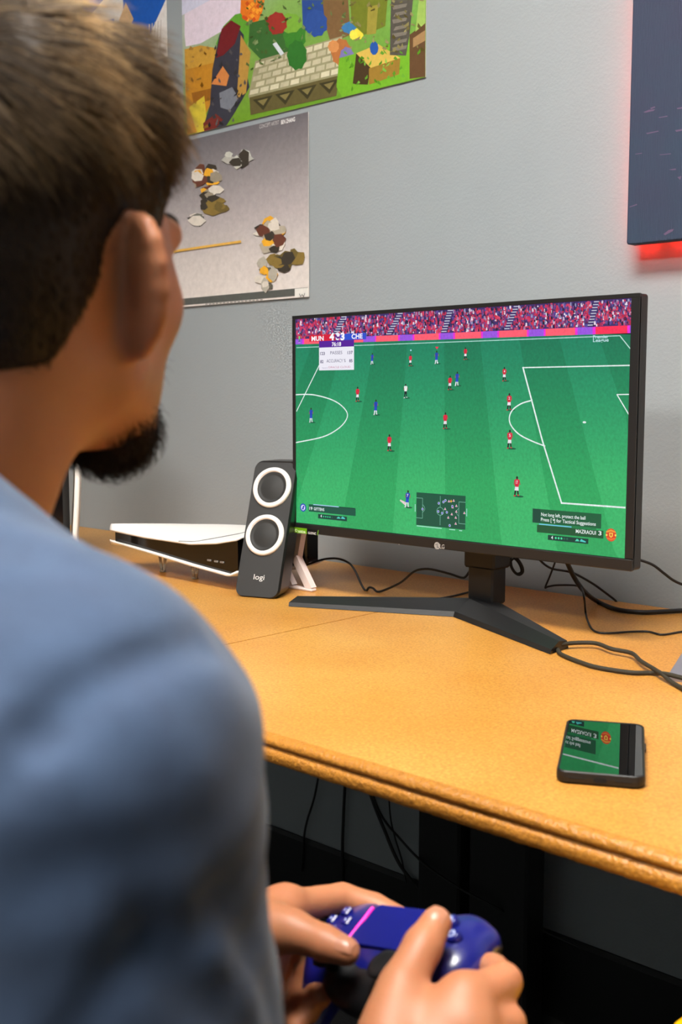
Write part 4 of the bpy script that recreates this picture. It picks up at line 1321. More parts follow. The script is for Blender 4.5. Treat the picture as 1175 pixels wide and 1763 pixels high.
# blue and white print at the far left
YR = WALL_Y - 0.0030
bx1 = on_y(287, 40, YR)[0]
rx0, rz0, rx1, rz1 = bx1 - 0.34, 1.785, bx1, 2.18
blu = sheet(rx0, rz0, rx1, rz1, YR, 'wall_poster', 'blue and white poster beside the large colourful one')
b3 = Flat(pix_plane(YR), True)
def r3(a, b): return (rx0 + (rx1 - rx0) * a, rz0 + (rz1 - rz0) * b)
b3.uv([r3(0, 0), r3(1, 0), r3(1, 1), r3(0, 1)], (224, 220, 216), 0)
for pts, c in (([(.55, .30), (.80, .12), (1, .30), (1, .62), (.8, .8), (.55, .6)], (34, 92, 184)), ([(0, .3), (.4, .45), (.5, .9), (.1, 1), (0, 1)], (40, 100, 196)),
               ([(.5, .28), (.58, .18), (.66, .26), (.58, .36)], (206, 170, 130)), ([(.1, .0), (.4, .05), (.45, .3), (.2, .32)], (60, 120, 200))):
    b3.uv([r3(*p) for p in pts], c, 1)
for k in range(5): b3.uv([r3(.80 + .03 * k, .02), r3(.812 + .03 * k, .02), r3(.83 + .03 * k, .2), r3(.82 + .03 * k, .2)], (196, 190, 184), 2)
b3.build('print', M_POSTER, wall_plane(YR), blu)['label'] = 'blue and white abstract print'

# ================================================================== canvas print with red LEDs behind it
def canvas_material():
    m = mat('canvas_weave', (38, 60, 80), rough=0.75, var=(4.5, (46, 50, 74), 0.2))
    nt = m.node_tree
    b = nt.nodes['Principled BSDF']
    tc = nt.nodes.new('ShaderNodeTexCoord')
    wv = nt.nodes.new('ShaderNodeTexWave'); wv.inputs['Scale'].default_value = 120; wv.inputs['Distortion'].default_value = 0.6; wv.bands_direction = 'X'
    nt.links.new(tc.outputs['Object'], wv.inputs['Vector'])
    bp = nt.nodes.new('ShaderNodeBump'); bp.inputs['Strength'].default_value = 0.4; bp.inputs['Distance'].default_value = 0.0012
    nt.links.new(wv.outputs['Fac'], bp.inputs['Height']); nt.links.new(bp.outputs['Normal'], b.inputs['Normal'])
    return m
M_CANVAS = canvas_material()
M_WOOD = mat('stretcher_wood', (92, 62, 44), rough=0.7, var=(30, (60, 40, 30)))
cx0, cz0, cx1, cz1 = -0.8575, 1.2850, -0.2575, 2.14
YCF, YCB = 1.538, 1.555
cv_ = thing('canvas_print', 'dark blue canvas print with faint pink strokes, hung on the wall', 'picture', ((cx0 + cx1) / 2, YCB, cz0))
m = MB()
fr = rrect(cx0, cz0, cx1, cz1, 0.004, 3); fi = rrect(cx0 + 0.0015, cz0 + 0.0015, cx1 - 0.0015, cz1 - 0.0015, 0.004, 3)
n = len(fr)
V = [(p[0], YCF - 0.0012, p[1]) for p in fi] + [(p[0], YCF, p[1]) for p in fr] + [(p[0], YCB, p[1]) for p in fr]
F = [list(range(n))] + [[i, (i + 1) % n, (i + 1) % n + n, i + n] for i in range(n)] + [[i + n, (i + 1) % n + n, (i + 1) % n + 2 * n, i + 2 * n] for i in range(n)]
m.add(V, F); m.build('canvas', M_CANVAS, cv_)
sb = MB()
for lo, hi in (((cx0 + 0.003, cz0 + 0.003), (cx1 - 0.003, cz0 + 0.038)), ((cx0 + 0.003, cz1 - 0.038), (cx1 - 0.003, cz1 - 0.003)), ((cx0 + 0.003, cz0 + 0.038), (cx0 + 0.038, cz1 - 0.038)), ((cx1 - 0.038, cz0 + 0.038), (cx1 - 0.003, cz1 - 0.038))):
    MB().box((lo[0], YCF + 0.002, lo[1]), (hi[0], YCB + 0.001, hi[1])).build('stretcher_bar', M_WOOD, cv_)
for zz in (cz0 + 0.2, cz1 - 0.1):
    MB().box((-0.60, YCB, zz), (-0.52, WALL_Y, zz + 0.03)).build('hanger', M_WOOD, cv_)
M_STROKE = attr_mat('canvas_paint', rough=0.7)
PK = (98, 78, 104)
for pts in ([(1108, 193), (1118, 189), (1129, 188), (1126, 191), (1112, 194)], [(1120, 186), (1128, 183), (1129, 185), (1122, 188)], [(1134, 202), (1150, 199), (1150, 201), (1136, 203)], [(1113, 229), (1134, 225), (1135, 226.5), (1115, 231)],
            [(1166, 186), (1176, 184), (1176, 187), (1167, 188)], [(1163, 224), (1176, 222), (1176, 225), (1165, 227)], [(1094, 265), (1106, 263), (1106, 264.5), (1095, 266)], [(1136, 266), (1156, 264), (1156, 265.5), (1137, 267)],
            [(1084, 356), (1097, 351), (1098, 353), (1085, 357)], [(1143, 403), (1152, 396), (1161, 394), (1159, 398), (1146, 405)], [(1152, 292), (1164, 290), (1165, 292.5), (1158, 293)], [(1167, 305), (1174, 303), (1172, 310)]):
    st3 = Flat(pix_plane(YCF - 0.0012)); st3.poly(pts, PK, 1)
    st3.build('pink_stroke', M_STROKE, wall_plane(YCF - 0.0012), cv_)
M_LED = mat('red_led', (255, 60, 50), rough=0.4, emit=((255, 34, 24), 120.0))
M_STRIP = mat('led_tape', (40, 30, 30), rough=0.5)
ls = thing('led_strip', 'red LED light strip stuck behind the blue canvas', 'light strip', ((cx0 + cx1) / 2, YCB, cz0))
tape = MB()
ty0, ty1 = YCB + 0.001, YCB + 0.003
tape.box((cx0 + 0.004, ty0, cz0 + 0.002), (cx1 - 0.004, ty1, cz0 + 0.012))
tape.box((cx0 + 0.002, ty0, cz0 + 0.012), (cx0 + 0.012, ty1, cz1 - 0.012))
tape.box((cx1 - 0.012, ty0, cz0 + 0.012), (cx1 - 0.002, ty1, cz1 - 0.012))
tape.build('tape', M_STRIP, ls)
led_me = None
spots = []
x = cx0 + 0.012
while x < cx1 - 0.01:
    spots.append((x, cz0 + 0.004)); x += 0.055
z = cz0 + 0.05
while z < cz1 - 0.02:
    spots.append((cx0 + 0.004, z)); spots.append((cx1 - 0.004, z)); z += 0.042
for i, (x, z) in enumerate(spots):
    if led_me is None:
        o = MB().box((-0.004, 0.0, -0.003), (0.004, 0.003, 0.003), 0.0005).build('led', M_LED, ls)
        led_me = o.data
    else:
        o = bpy.data.objects.new('led', led_me); link(o, ls)
    o.location = (x, ty1, z)

# ================================================================== yellow stool at the desk edge
M_YELLOW = mat('yellow_vinyl', (236, 186, 8), rough=0.4)
edge = at_d(1172, 1742, 0.80)
sx_, sy_ = edge[0] + 0.176, edge[1] - 0.013
zt = edge[2] + 0.008
sl = thing('round_stool', 'round stool with a bright yellow padded seat at the desk edge', 'stool', (sx_, sy_, 0))
MB().lathe([(0.0, zt - 0.06), (0.165, zt - 0.06), (0.178, zt - 0.045), (0.18, zt - 0.025), (0.172, zt - 0.008), (0.15, zt), (0.0, zt + 0.004)], 48, Matrix.Translation((sx_, sy_, 0))).build('seat_pad', M_YELLOW, sl)
for k in range(4):
    t = math.pi / 4 + k * math.pi / 2
    a = np.array([sx_ + 0.11 * math.cos(t), sy_ + 0.11 * math.sin(t), zt - 0.058]); b_ = np.array([sx_ + 0.19 * math.cos(t), sy_ + 0.19 * math.sin(t), 0.0])
    MB().tube([a, b_], 0.012, 10, 1).build('leg', M_BLACK_STEEL, sl)
MB().tube([(sx_ + 0.155 * math.cos(k * math.pi / 12), sy_ + 0.155 * math.sin(k * math.pi / 12), 0.25) for k in range(25)], 0.008, 8, 1).build('foot_ring', M_BLACK_STEEL, sl)

# ================================================================== the person
M_SKIN = mat('skin', (188, 126, 88), rough=0.5, sss=0.2, var=(14, (176, 110, 74), 0.3), bump=(420, 0.12, 0.0006))
M_SHIRT = mat('blue_jersey', (49, 69, 96), rough=0.9, var=(38, (38, 55, 80), 0.22), bump=(900, 0.35, 0.0008), sheen=0.15)
M_JEANS = mat('dark_trousers', (20, 20, 23), rough=0.9, bump=(700, 0.4, 0.0008))
M_SHOE = mat('shoe_canvas', (34, 34, 36), rough=0.8)
M_SOLE = mat('shoe_sole', (210, 208, 200), rough=0.7)
M_EYE = mat('eye_white', (225, 222, 216), rough=0.15)
M_BROW = mat('brow_hair', (46, 34, 26), rough=0.8, bump=(900, 0.8, 0.002))
M_IRIS = mat('eye_iris', (50, 34, 24), rough=0.15)

HO = np.array([-0.5285, 0.320, 1.112])
HYAW = math.radians(22.5)
HPIT = math.radians(9.0)
hf = np.array([-math.sin(HYAW) * math.cos(HPIT), math.cos(HYAW) * math.cos(HPIT), math.sin(HPIT)])
hr = np.array([math.cos(HYAW), math.sin(HYAW), 0.0])
hu = np.cross(hr, hf)
HR = np.array([hr, hf, hu])
def hl(x, y, z): return HO + hr * x + hf * y + hu * z

# torso frame: facing the desk
TO = np.array([-0.545, 0.245, 0.0])
TYAW = math.radians(-4.0)
tf = np.array([-math.sin(TYAW), math.cos(TYAW), 0.0]); tr = np.array([math.cos(TYAW), math.sin(TYAW), 0.0])
TR = np.array([tr, tf, [0, 0, 1]])
def tl(x, y, z): return TO + tr * x + tf * y + np.array([0, 0, z])

SH_R = tl(0.195, -0.004, 0.930); SH_L = tl(-0.180, 0.0, 0.935)
EL_R = np.array([-0.345, 0.255, 0.655]); EL_L = np.array([-0.745, 0.300, 0.655])
WR_R = at_d(690, 1875, 0.630); WR_L = at_d(400, 1612, 0.790)

person = thing('person', 'person in a blue T-shirt with short brown hair and beard, holding a controller', 'person', (TO[0], TO[1] + 0.1, 0))

# ---- bare body: head, neck, trunk core, arms and hands, one skin
B = Solid((-0.84, 0.10, 0.56), (-0.24, 0.66, 1.29), 0.0026)
# trunk core (under the clothes)
B.cone(tl(0, -0.02, 0.62), tl(0, -0.02, 0.84), 0.06, 0.06)
B.cone(SH_R, SH_L, 0.035, 0.035, 0.03)
# head
B.ball(hl(0, -0.018, 0.045), (0.074, 0.094, 0.082), 0.0, HR)
B.ball(hl(0, 0.030, 0.010), (0.063, 0.068, 0.085), 0.03, HR)
B.ball(hl(0, 0.042, -0.036), (0.042, 0.046, 0.046), 0.025, HR)
for s in (-1, 1):
    B.cone(hl(s * 0.046, 0.006, -0.038), hl(s * 0.011, 0.070, -0.073), 0.016, 0.015, 0.025)     # jaw
    B.ball(hl(s * 0.036, 0.064, -0.008), (0.020, 0.016, 0.018), 0.02, HR)                          # cheekbone
    B.cone(hl(s * 0.012, 0.094, 0.030), hl(s * 0.046, 0.080, 0.030), 0.010, 0.009, 0.012)         # brow
    B.ball(hl(s * 0.031, 0.092, 0.012), (0.014, 0.010, 0.010), 0.006, HR, cut=True)               # eye socket
    B.ball(hl(s * 0.031, 0.082, 0.012), (0.0135, 0.0125, 0.012), 0.002, HR)                       # lids
B.ball(hl(0, 0.078, -0.077), (0.020, 0.018, 0.016), 0.02, HR)                                      # chin
B.cone(hl(0, 0.098, 0.022), hl(0, 0.116, -0.022), 0.008, 0.011, 0.010)                             # nose
for s in (-1, 1): B.ball(hl(s * 0.011, 0.106, -0.026), (0.008, 0.009, 0.007), 0.006, HR)
B.cone(hl(-0.018, 0.094, -0.052), hl(0.018, 0.094, -0.052), 0.006, 0.006, 0.006)                  # lips
B.cone(hl(-0.015, 0.092, -0.063), hl(0.015, 0.092, -0.063), 0.007, 0.007, 0.006)
B.cone(hl(-0.022, 0.104, -0.0575), hl(0.022, 0.104, -0.0575), 0.0022, 0.0022, 0.002, cut=True)
# ears: shell, rim, lobe, hollow
for s in (-1, 1):
    e0 = hl(s * 0.0665, -0.002, 0.010)
    n_ = hr * s * 0.48 + hf * 0.877                    # the shell flares out from the head
    side = hr * s * 0.877 - hf * 0.48                  # towards the outer rim
    up_ = hu * math.cos(0.12) - side * math.sin(0.0) - hf * math.sin(0.12) * 0.4
    up_ = up_ - n_ * (up_ @ n_); up_ = up_ - side * (up_ @ side) + side * 0.10; up_ = up_ / np.linalg.norm(up_)
    side = side - up_ * (side @ up_); side = side / np.linalg.norm(side)
    c0 = e0 + side * 0.013
    ER = np.array([side, up_, n_])
    B.ball(c0 - side * 0.002, (0.0180, 0.0300, 0.0062), 0.007, ER)
    rim = [c0 + side * (0.0160 * math.cos(t)) + up_ * (0.0285 * math.sin(t)) + n_ * 0.0015 for t in np.radians([-55, -30, -5, 20, 45, 70, 95, 125, 150])]
    for p_, q_ in zip(rim[:-1], rim[1:]): B.cone(p_, q_, 0.0040, 0.0040, 0.004)
    B.ball(c0 - up_ * 0.0265 - side * 0.003, (0.0105, 0.012, 0.0058), 0.007, ER)
    B.ball(c0 + n_ * 0.0065 - side * 0.002 - up_ * 0.004, (0.010, 0.017, 0.006), 0.003, ER, cut=True)
# neck
B.cone(hl(0, -0.028, -0.02), tl(0, 0.004, 0.955), 0.055, 0.060, 0.03)
B.cone(hl(0, -0.045, -0.02), tl(0, -0.025, 0.965), 0.040, 0.055, 0.03)
for s in (-1, 1): B.cone(tl(s * 0.03, -0.03, 0.975), tl(s * 0.12, -0.02, 0.945), 0.03, 0.035, 0.03)
# arms
B.cone(SH_R, EL_R, 0.045, 0.038, 0.02); B.cone(SH_L, EL_L, 0.045, 0.038, 0.02)
def forearm(E, W):
    m = E * 0.68 + W * 0.32
    B.cone(E, m, 0.038, 0.040, 0.015); B.cone(m, W, 0.040, 0.026, 0.02)
forearm(EL_R, WR_R); forearm(EL_L, WR_L)

# right hand (photo pixels + distance from the lens)
def hand(W, palm, thumb, fingers):
    ctr = sum((np.array(p) for p in palm), np.zeros(3)) / len(palm)
    for p in palm: B.cone(W, p, 0.020, 0.0150, 0.012)
    for p, q in zip(palm[:-1], palm[1:]): B.cone(p, q, 0.0140, 0.0135, 0.010)
    tp, trad = thumb
    B.cone(W, tp[0], 0.020, trad[0], 0.012)
    B.chain(tp, trad, 0.008)
    B.cone((np.array(tp[0]) + np.array(tp[1])) / 2, np.array(palm[0]) * 0.75 + W * 0.25, 0.011, 0.012, 0.014)
    for pts, rad in fingers: B.chain(pts, rad, 0.005)
R_PALM = [at_d(800, 1722, 0.658), at_d(806, 1775, 0.646), at_d(803, 1830, 0.638), at_d(790, 1880, 0.632)]
R_THUMB = ([at_d(668, 1790, 0.646), at_d(692, 1700, 0.668), at_d(728, 1630, 0.688), at_d(752, 1588, 0.700)], [0.0170, 0.0138, 0.0119, 0.0098])
R_FING = [([R_PALM[0], at_d(868, 1690, 0.676), at_d(850, 1668, 0.708), at_d(820, 1660, 0.730)], [0.0125, 0.0111, 0.0093, 0.0083]),
          ([R_PALM[1], at_d(874, 1762, 0.664), at_d(838, 1765, 0.695), at_d(788, 1765, 0.708)], [0.0123, 0.0111, 0.0098, 0.0087]),
          ([R_PALM[2], at_d(868, 1822, 0.652), at_d(830, 1822, 0.685), at_d(778, 1810, 0.696)], [0.0119, 0.0106, 0.0093, 0.0085]),
          ([R_PALM[3], at_d(845, 1878, 0.642), at_d(815, 1872, 0.670), at_d(770, 1852, 0.680)], [0.0108, 0.0095, 0.0085, 0.0076])]
hand(WR_R, R_PALM, R_THUMB, R_FING)
L_PALM = [at_d(492, 1562, 0.806), at_d(470, 1602, 0.810), at_d(455, 1640, 0.804), at_d(448, 1680, 0.794)]
L_THUMB = ([at_d(455, 1600, 0.771), at_d(505, 1602, 0.760), at_d(560, 1624, 0.748), at_d(597, 1638, 0.740)], [0.0158, 0.0131, 0.0113, 0.0095])
L_FING = [([L_PALM[0], at_d(590, 1546, 0.838), at_d(645, 1560, 0.836), at_d(690, 1580, 0.826)], [0.0122, 0.0109, 0.0095, 0.0082]),
          ([L_PALM[1], at_d(505, 1650, 0.836), at_d(540, 1690, 0.811), at_d(552, 1715, 0.778)], [0.0122, 0.0109, 0.0097, 0.0086]),
          ([L_PALM[2], at_d(490, 1690, 0.826), at_d(520, 1722, 0.801), at_d(532, 1742, 0.771)], [0.0118, 0.0105, 0.0092, 0.0084]),
          ([L_PALM[3], at_d(480, 1728, 0.811), at_d(502, 1752, 0.791), at_d(512, 1765, 0.764)], [0.0107, 0.0095, 0.0084, 0.0076])]
hand(WR_L, L_PALM, L_THUMB, L_FING)
V, Q = B.mesh(2)
body = np_mesh('body', V, Q, M_SKIN, person)
del B
# eyes
for s in (-1, 1):
    c = hl(s * 0.031, 0.0855, 0.012)
    m = MB()
    m.lathe([(0.0005, -0.0098), (0.006, -0.0080), (0.0095, -0.003), (0.0098, 0.002), (0.006, 0.0078), (0.0005, 0.0098)], 16, Matrix.Translation(c))
    ey = m.build('eye', M_EYE, person)
    g_ = hf * 0.99 + hu * -0.10
    F4 = Matrix.Translation(c) @ Vector(g_).to_track_quat('Z', 'Y').to_matrix().to_4x4()
    MB().lathe([(0.0052, 0.0082), (0.0045, 0.0096), (0.0022, 0.0101), (0.0003, 0.0102)], 16, F4).build('iris', M_IRIS, ey)
    MB().tube([hl(s * 0.014, 0.1035, 0.0345), hl(s * 0.028, 0.1015, 0.0385), hl(s * 0.042, 0.0925, 0.0375), hl(s * 0.051, 0.0830, 0.0335)], 0.0042, 8, 5, None, lambda t: 0.35 + 0.65 * math.sin(math.pi * min(1, 0.15 + 0.8 * t))).build('eyebrow', M_BROW, person)

# nails on the visible thumbs
M_NAIL = mat('nail', (178, 120, 92), rough=0.3)
for base, tip in ((R_THUMB[0][2], R_THUMB[0][3]), (L_THUMB[0][2], L_THUMB[0][3])):
    d_ = (tip - base) / np.linalg.norm(tip - base)
    toc = EYE - tip; toc = toc / np.linalg.norm(toc)
    nrm = toc * 0.55 + np.array([0, 0, 1.0]) * 0.6; nrm = nrm - d_ * (nrm @ d_); nrm = nrm / np.linalg.norm(nrm)
    sd = np.cross(d_, nrm)
    V = []; F = []
    for i in range(6):
        for j in range(7):
            a = (i / 5) * 0.0125 - 0.006; t = (j / 6 - 0.5) * 1.3; rr_ = math.sqrt(0.0097 ** 2 - max(0, a) ** 2) + 0.0003
            V.append(tip + d_ * a + (nrm * math.cos(t) + sd * math.sin(t)) * rr_)
    for i in range(5):
        for j in range(6): F.append([i * 7 + j, i * 7 + j + 1, (i + 1) * 7 + j + 1, (i + 1) * 7 + j])
    mesh_obj('thumbnail', V, F, M_NAIL, person, True)

# ---- T-shirt
S = Solid((-0.86, 0.05, 0.50), (-0.22, 0.48, 1.08), 0.0034)
S.ball(tl(0, -0.005, 0.80), (0.165, 0.105, 0.19), 0.0, TR)
S.ball(tl(0, -0.01, 0.61), (0.172, 0.140, 0.16), 0.06, TR)
S.cone(tl(-0.10, -0.02, 0.915), tl(0.10, -0.02, 0.915), 0.070, 0.070, 0.05)
for s, P, E in ((1, SH_R, EL_R), (-1, SH_L, EL_L)):
    S.cone(tl(s * 0.045, -0.024, 1.024), P + np.array([0, 0, 0.003]), 0.047, 0.058, 0.05)
    S.cone(P, P * 0.14 + E * 0.86, 0.066, 0.073, 0.04)
S.cone(tl(0.125, -0.035, 0.84), tl(0.135, -0.03, 0.60), 0.080, 0.090, 0.06)
S.cone(tl(0.10, -0.04, 0.90), tl(0.10, -0.04, 0.60), 0.080, 0.095, 0.05)
S.cone(tl(0, -0.018, 0.95), tl(0, -0.016, 1.046), 0.078, 0.068, 0.04)
# folds and the armhole seam, pressed into the cloth where the photograph shows them
def cloth_hit(x, y):
    r = ray(x, y)
    for t in np.arange(0.22, 0.80, 0.002):
        q = np.round((EYE + r * t - S.lo) / S.res).astype(int)
        if np.any(q < 0) or np.any(q >= S.n): continue
        if S.D[q[0], q[1], q[2]] < 0.001: return EYE + r * t
    return None
def press(path, depth, width):
    pts = [cloth_hit(*p) for p in path]
    pts = [p for p in pts if p is not None]
    if len(pts) < 2: return
    pts = catmull(pts, 3)
    pad = 3 * width
    g = S._box(np.min(pts, 0), np.max(pts, 0), pad)
    sl, X, Y, Z = g
    best = np.full(X.shape, 9.0, np.float32)
    for i in range(len(pts) - 1):
        a, b = pts[i], pts[i + 1]; ba = b - a; L2 = float(ba @ ba) + 1e-12
        t = np.clip(((X - a[0]) * ba[0] + (Y - a[1]) * ba[1] + (Z - a[2]) * ba[2]) / L2, 0, 1)
        best = np.minimum(best, (X - a[0] - t * ba[0]) ** 2 + (Y - a[1] - t * ba[1]) ** 2 + (Z - a[2] - t * ba[2]) ** 2)
    S.D[sl] += (depth * np.exp(-best / width ** 2)).astype(np.float32)
FOLDS = [([(239, 1595), (290, 1645), (336, 1692), (398, 1750), (430, 1790)], 0.0039, 0.011), ([(376, 1545), (410, 1610), (442, 1670), (468, 1745), (480, 1790)], 0.0033, 0.009),
         ([(367, 1644), (405, 1700), (438, 1750), (460, 1790)], -0.0027, 0.008), ([(240, 1620), (190, 1680), (146, 1732), (110, 1780)], 0.0030, 0.010),
         ([(190, 1604), (140, 1670), (97, 1728), (60, 1780)], -0.0024, 0.009), ([(60, 1560), (130, 1500), (230, 1470)], 0.0021, 0.014), ([(30, 1640), (90, 1590), (150, 1550)], -0.0021, 0.012),
         ([(40, 1000), (120, 1040), (220, 1050)], 0.0013, 0.014),
         ([(0, 1120), (60, 1130), (110, 1160)], 0.0018, 0.014), ([(0, 1330), (30, 1290), (70, 1240)], 0.0030, 0.010)]
press([(416, 1092), (395, 1084), (360, 1090), (310, 1106), (250, 1128), (190, 1155), (140, 1187), (100, 1225), (66, 1270)], 0.0150, 0.0060)
press([(400, 1098), (310, 1124), (250, 1146), (190, 1176), (140, 1212)], 0.0030, 0.014)
for f in FOLDS: press(*f)
X, Y, Z = S.field()
S.D += (0.0005 * np.sin(120 * (X * 0.5 - Y * 0.6 + Z * 0.62) + 6 * np.sin(19 * Z + 15 * X)) + 0.0004 * np.sin(150 * (X * -0.4 + Y * 0.5 + Z * 0.75) + 4 * np.sin(31 * Y))).astype(np.float32)
del X, Y, Z
# neck opening
S.cone(hl(0, -0.028, -0.02), tl(0, 0.004, 0.960), 0.060, 0.064, 0.006, cut=True)
S.ball(tl(0, 0.028, 1.076), (0.080, 0.092, 0.045), 0.01, TR, cut=True)
# sleeve ends are open at the elbow
for P, E in ((SH_R, EL_R), (SH_L, EL_L)):
    S.cone(P * 0.06 + E * 0.94, E + (E - P) * 0.35, 0.056, 0.085, 0.004, cut=True)
V, Q = S.mesh(2)
shirt = np_mesh('t_shirt', V, Q, M_SHIRT, person)
shirt['label'] = 'heather blue short-sleeved T-shirt'
del S
# ---- trousers and shoes
T = Solid((-0.80, 0.06, 0.06), (-0.28, 0.90, 0.66), 0.006)
T.ball(tl(0, -0.01, 0.545), (0.170, 0.125, 0.10), 0.0, TR)
KN_R = np.array([-0.415, 0.640, 0.505]); KN_L = np.array([-0.700, 0.640, 0.505])
AN_R = np.array([-0.425, 0.660, 0.085]); AN_L = np.array([-0.690, 0.670, 0.085])
for s, K, A in ((1, KN_R, AN_R), (-1, KN_L, AN_L)):
    T.cone(tl(s * 0.085, 0.01, 0.535), K, 0.085, 0.062, 0.04)
    T.cone(K, A, 0.062, 0.050, 0.02)
X, Y, Z = T.field()
T.D += (0.003 * np.sin(60 * (Y + 0.4 * Z) + 5 * np.sin(20 * X))).astype(np.float32)
V, Q = T.mesh(2)
np_mesh('trousers', V, Q, M_JEANS, person)['label'] = 'dark trousers'
for A in (AN_R, AN_L):
    F_ = Solid(A + np.array([-0.07, -0.09, -0.085]), A + np.array([0.07, 0.24, 0.06]), 0.005)
    F_.cone(A + [0, 0, 0.02], A + [0, -0.005, -0.035], 0.042, 0.040)
    F_.cone(A + [0, -0.02, -0.042], A + [0, 0.15, -0.050], 0.040, 0.034, 0.03)
    F_.ball(A + np.array([0, 0.14, -0.046]), (0.045, 0.07, 0.032), 0.02)
    X, Y, Z = F_.field()
    F_.D = np.maximum(F_.D, (0.014 - Z)).astype(np.float32)
    V, Q = F_.mesh(2)
    sh_ = np_mesh('shoe', V, Q, M_SHOE, person)
    pts = [(A[0] + 0.047 * math.cos(t) * (1 + 0.05 * math.sin(t)), A[1] + 0.065 + 0.150 * math.sin(t)) for t in np.linspace(0, 2 * math.pi, 28, endpoint=False)]
    MB().prism(pts, 2, 0.0, 0.018).build('sole', M_SOLE, sh_)

# ---- hair: a cap following the hairline, plus strands
def hairline(y):
    return np.interp(y, [-0.14, -0.100, -0.070, -0.045, -0.028, -0.010, 0.014, 0.018, 0.036, 0.040, 0.055, 0.075, 0.11], [-0.044, -0.042, -0.034, -0.010, 0.018, 0.032, 0.030, 0.000, 0.000, 0.030, 0.052, 0.066, 0.070])
def head_local(P):
    d = np.asarray(P) - HO
    return d @ hr, d @ hf, d @ hu
Hs = Solid(HO - 0.17, HO + 0.19, 0.0028)
Hs.ball(hl(0, -0.020, 0.046), (0.0785, 0.1000, 0.088), 0.0, HR)
Hs.ball(hl(0, 0.004, 0.078), (0.076, 0.100, 0.068), 0.03, HR)
Hs.ball(hl(0.000, 0.050, 0.092), (0.058, 0.050, 0.040), 0.03, HR)
Hs.ball(hl(0, -0.046, -0.004), (0.066, 0.052, 0.052), 0.03, HR)
Hs.ball(hl(0, 0.030, 0.012), (0.0705, 0.060, 0.086), 0.01, HR)
X, Y, Z = Hs.field()
lx = (X - HO[0]) * hr[0] + (Y - HO[1]) * hr[1] + (Z - HO[2]) * hr[2]
ly = (X - HO[0]) * hf[0] + (Y - HO[1]) * hf[1] + (Z - HO[2]) * hf[2]
lz = (X - HO[0]) * hu[0] + (Y - HO[1]) * hu[1] + (Z - HO[2]) * hu[2]
jag = 0.003 * np.sin(260 * ly) + 0.002 * np.sin(410 * lx + 2)
hlz = hairline(ly) + jag
# fade: thinner towards the hairline
fade = np.clip(1 - (lz - hlz) / 0.06, 0, 1)
Hs.D += (0.0065 * fade + 0.0016 * np.sin(210 * (lx * 0.8 + ly * 0.5) + 40 * lz) * np.clip((lz - 0.03) / 0.05, 0, 1)).astype(np.float32)
Hs.D = np.maximum(Hs.D, ((hlz - lz) * 0.7).astype(np.float32))
hd_field = Hs
V, Q = Hs.mesh(2)
capV, capQ = V, Q
hair_mat = attr_mat('hair_fibre', rough=0.55, spec=0.2)

def strand_mesh(roots, normals, direct, lens, radii, cols, lift, rng, seg=6, curl=0.0):
    """three-sided tapering fibres"""
    N = len(roots)
    ts = np.linspace(0, 1, seg)
    t0 = direct - normals * np.sum(direct * normals, 1, keepdims=True)
    t0 /= np.linalg.norm(t0, axis=1, keepdims=True) + 1e-9
    b0 = np.cross(normals, t0)
    VV = np.zeros((N, seg, 3, 3), np.float32)
    wob = rng.normal(0, 1, (N, 1)) * curl
    for i, t in enumerate(ts):
        L = (lens * t)[:, None]
        c = roots + t0 * L + normals * (lift * np.sin(math.pi * 0.5 * min(1, t * 1.3)) - 0.35 * lift * t * t)[:, None] + b0 * wob * L * t
        r = (radii * (1 - 0.85 * t))[:, None]
        for k in range(3):
            w = 2 * math.pi * k / 3
            VV[:, i, k] = c + r * (normals * math.cos(w) + b0 * math.sin(w))
    idx = np.arange(N * seg * 3).reshape(N, seg, 3)
    F = []
    for i in range(seg - 1):
        for k in range(3):
            F.append(np.stack([idx[:, i, k], idx[:, i, (k + 1) % 3], idx[:, i + 1, (k + 1) % 3], idx[:, i + 1, k]], 1))
    C = np.repeat(cols, seg * 3, axis=0)
    return VV.reshape(-1, 3), np.concatenate(F), C

def surf_points(V, Q, n, rng, keep):
    tri = np.concatenate([Q[:, [0, 1, 2]], Q[:, [0, 2, 3]]])
    a, b, c = V[tri[:, 0]], V[tri[:, 1]], V[tri[:, 2]]
    nn = np.cross(b - a, c - a); ar = np.linalg.norm(nn, axis=1)
    nn /= ar[:, None] + 1e-12
    k = rng.choice(len(tri), n, p=ar / ar.sum())
    u = rng.random((n, 2)); fl = u.sum(1) > 1; u[fl] = 1 - u[fl]
    P = a[k] + (b[k] - a[k]) * u[:, :1] + (c[k] - a[k]) * u[:, 1:]
    N = nn[k]
    m = keep(P, N)
    return P[m], N[m]

hrng = np.random.default_rng(11)
HCEN = hl(0, -0.01, 0.05)
def keep_hair(P, N):
    return np.sum(N * (P - HCEN), 1) > 0
P, N = surf_points(capV, capQ, 17000, hrng, keep_hair)
lx, ly, lz = head_local(P)
crown = hl(0.0, -0.060, 0.125)
d = P - crown
dirs = d + np.array([0, 0, -0.02]) + hf * np.clip(lz, 0, 1)[:, None] * 0.35 + hr * 0.02
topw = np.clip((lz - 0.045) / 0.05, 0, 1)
litw = np.clip((lz - 0.055) / 0.075, 0, 1) ** 1.3  # top strands paler: streaks plus overhead light put into the colour
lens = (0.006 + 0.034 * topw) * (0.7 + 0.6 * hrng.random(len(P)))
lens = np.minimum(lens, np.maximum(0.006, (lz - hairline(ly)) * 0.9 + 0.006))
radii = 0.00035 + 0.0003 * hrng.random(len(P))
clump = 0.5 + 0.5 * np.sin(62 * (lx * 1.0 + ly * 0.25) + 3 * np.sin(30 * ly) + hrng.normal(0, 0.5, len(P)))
tone = np.clip(0.10 * hrng.random(len(P)) + litw * (0.04 + 0.95 * clump ** 2.2), 0, 1)[:, None]
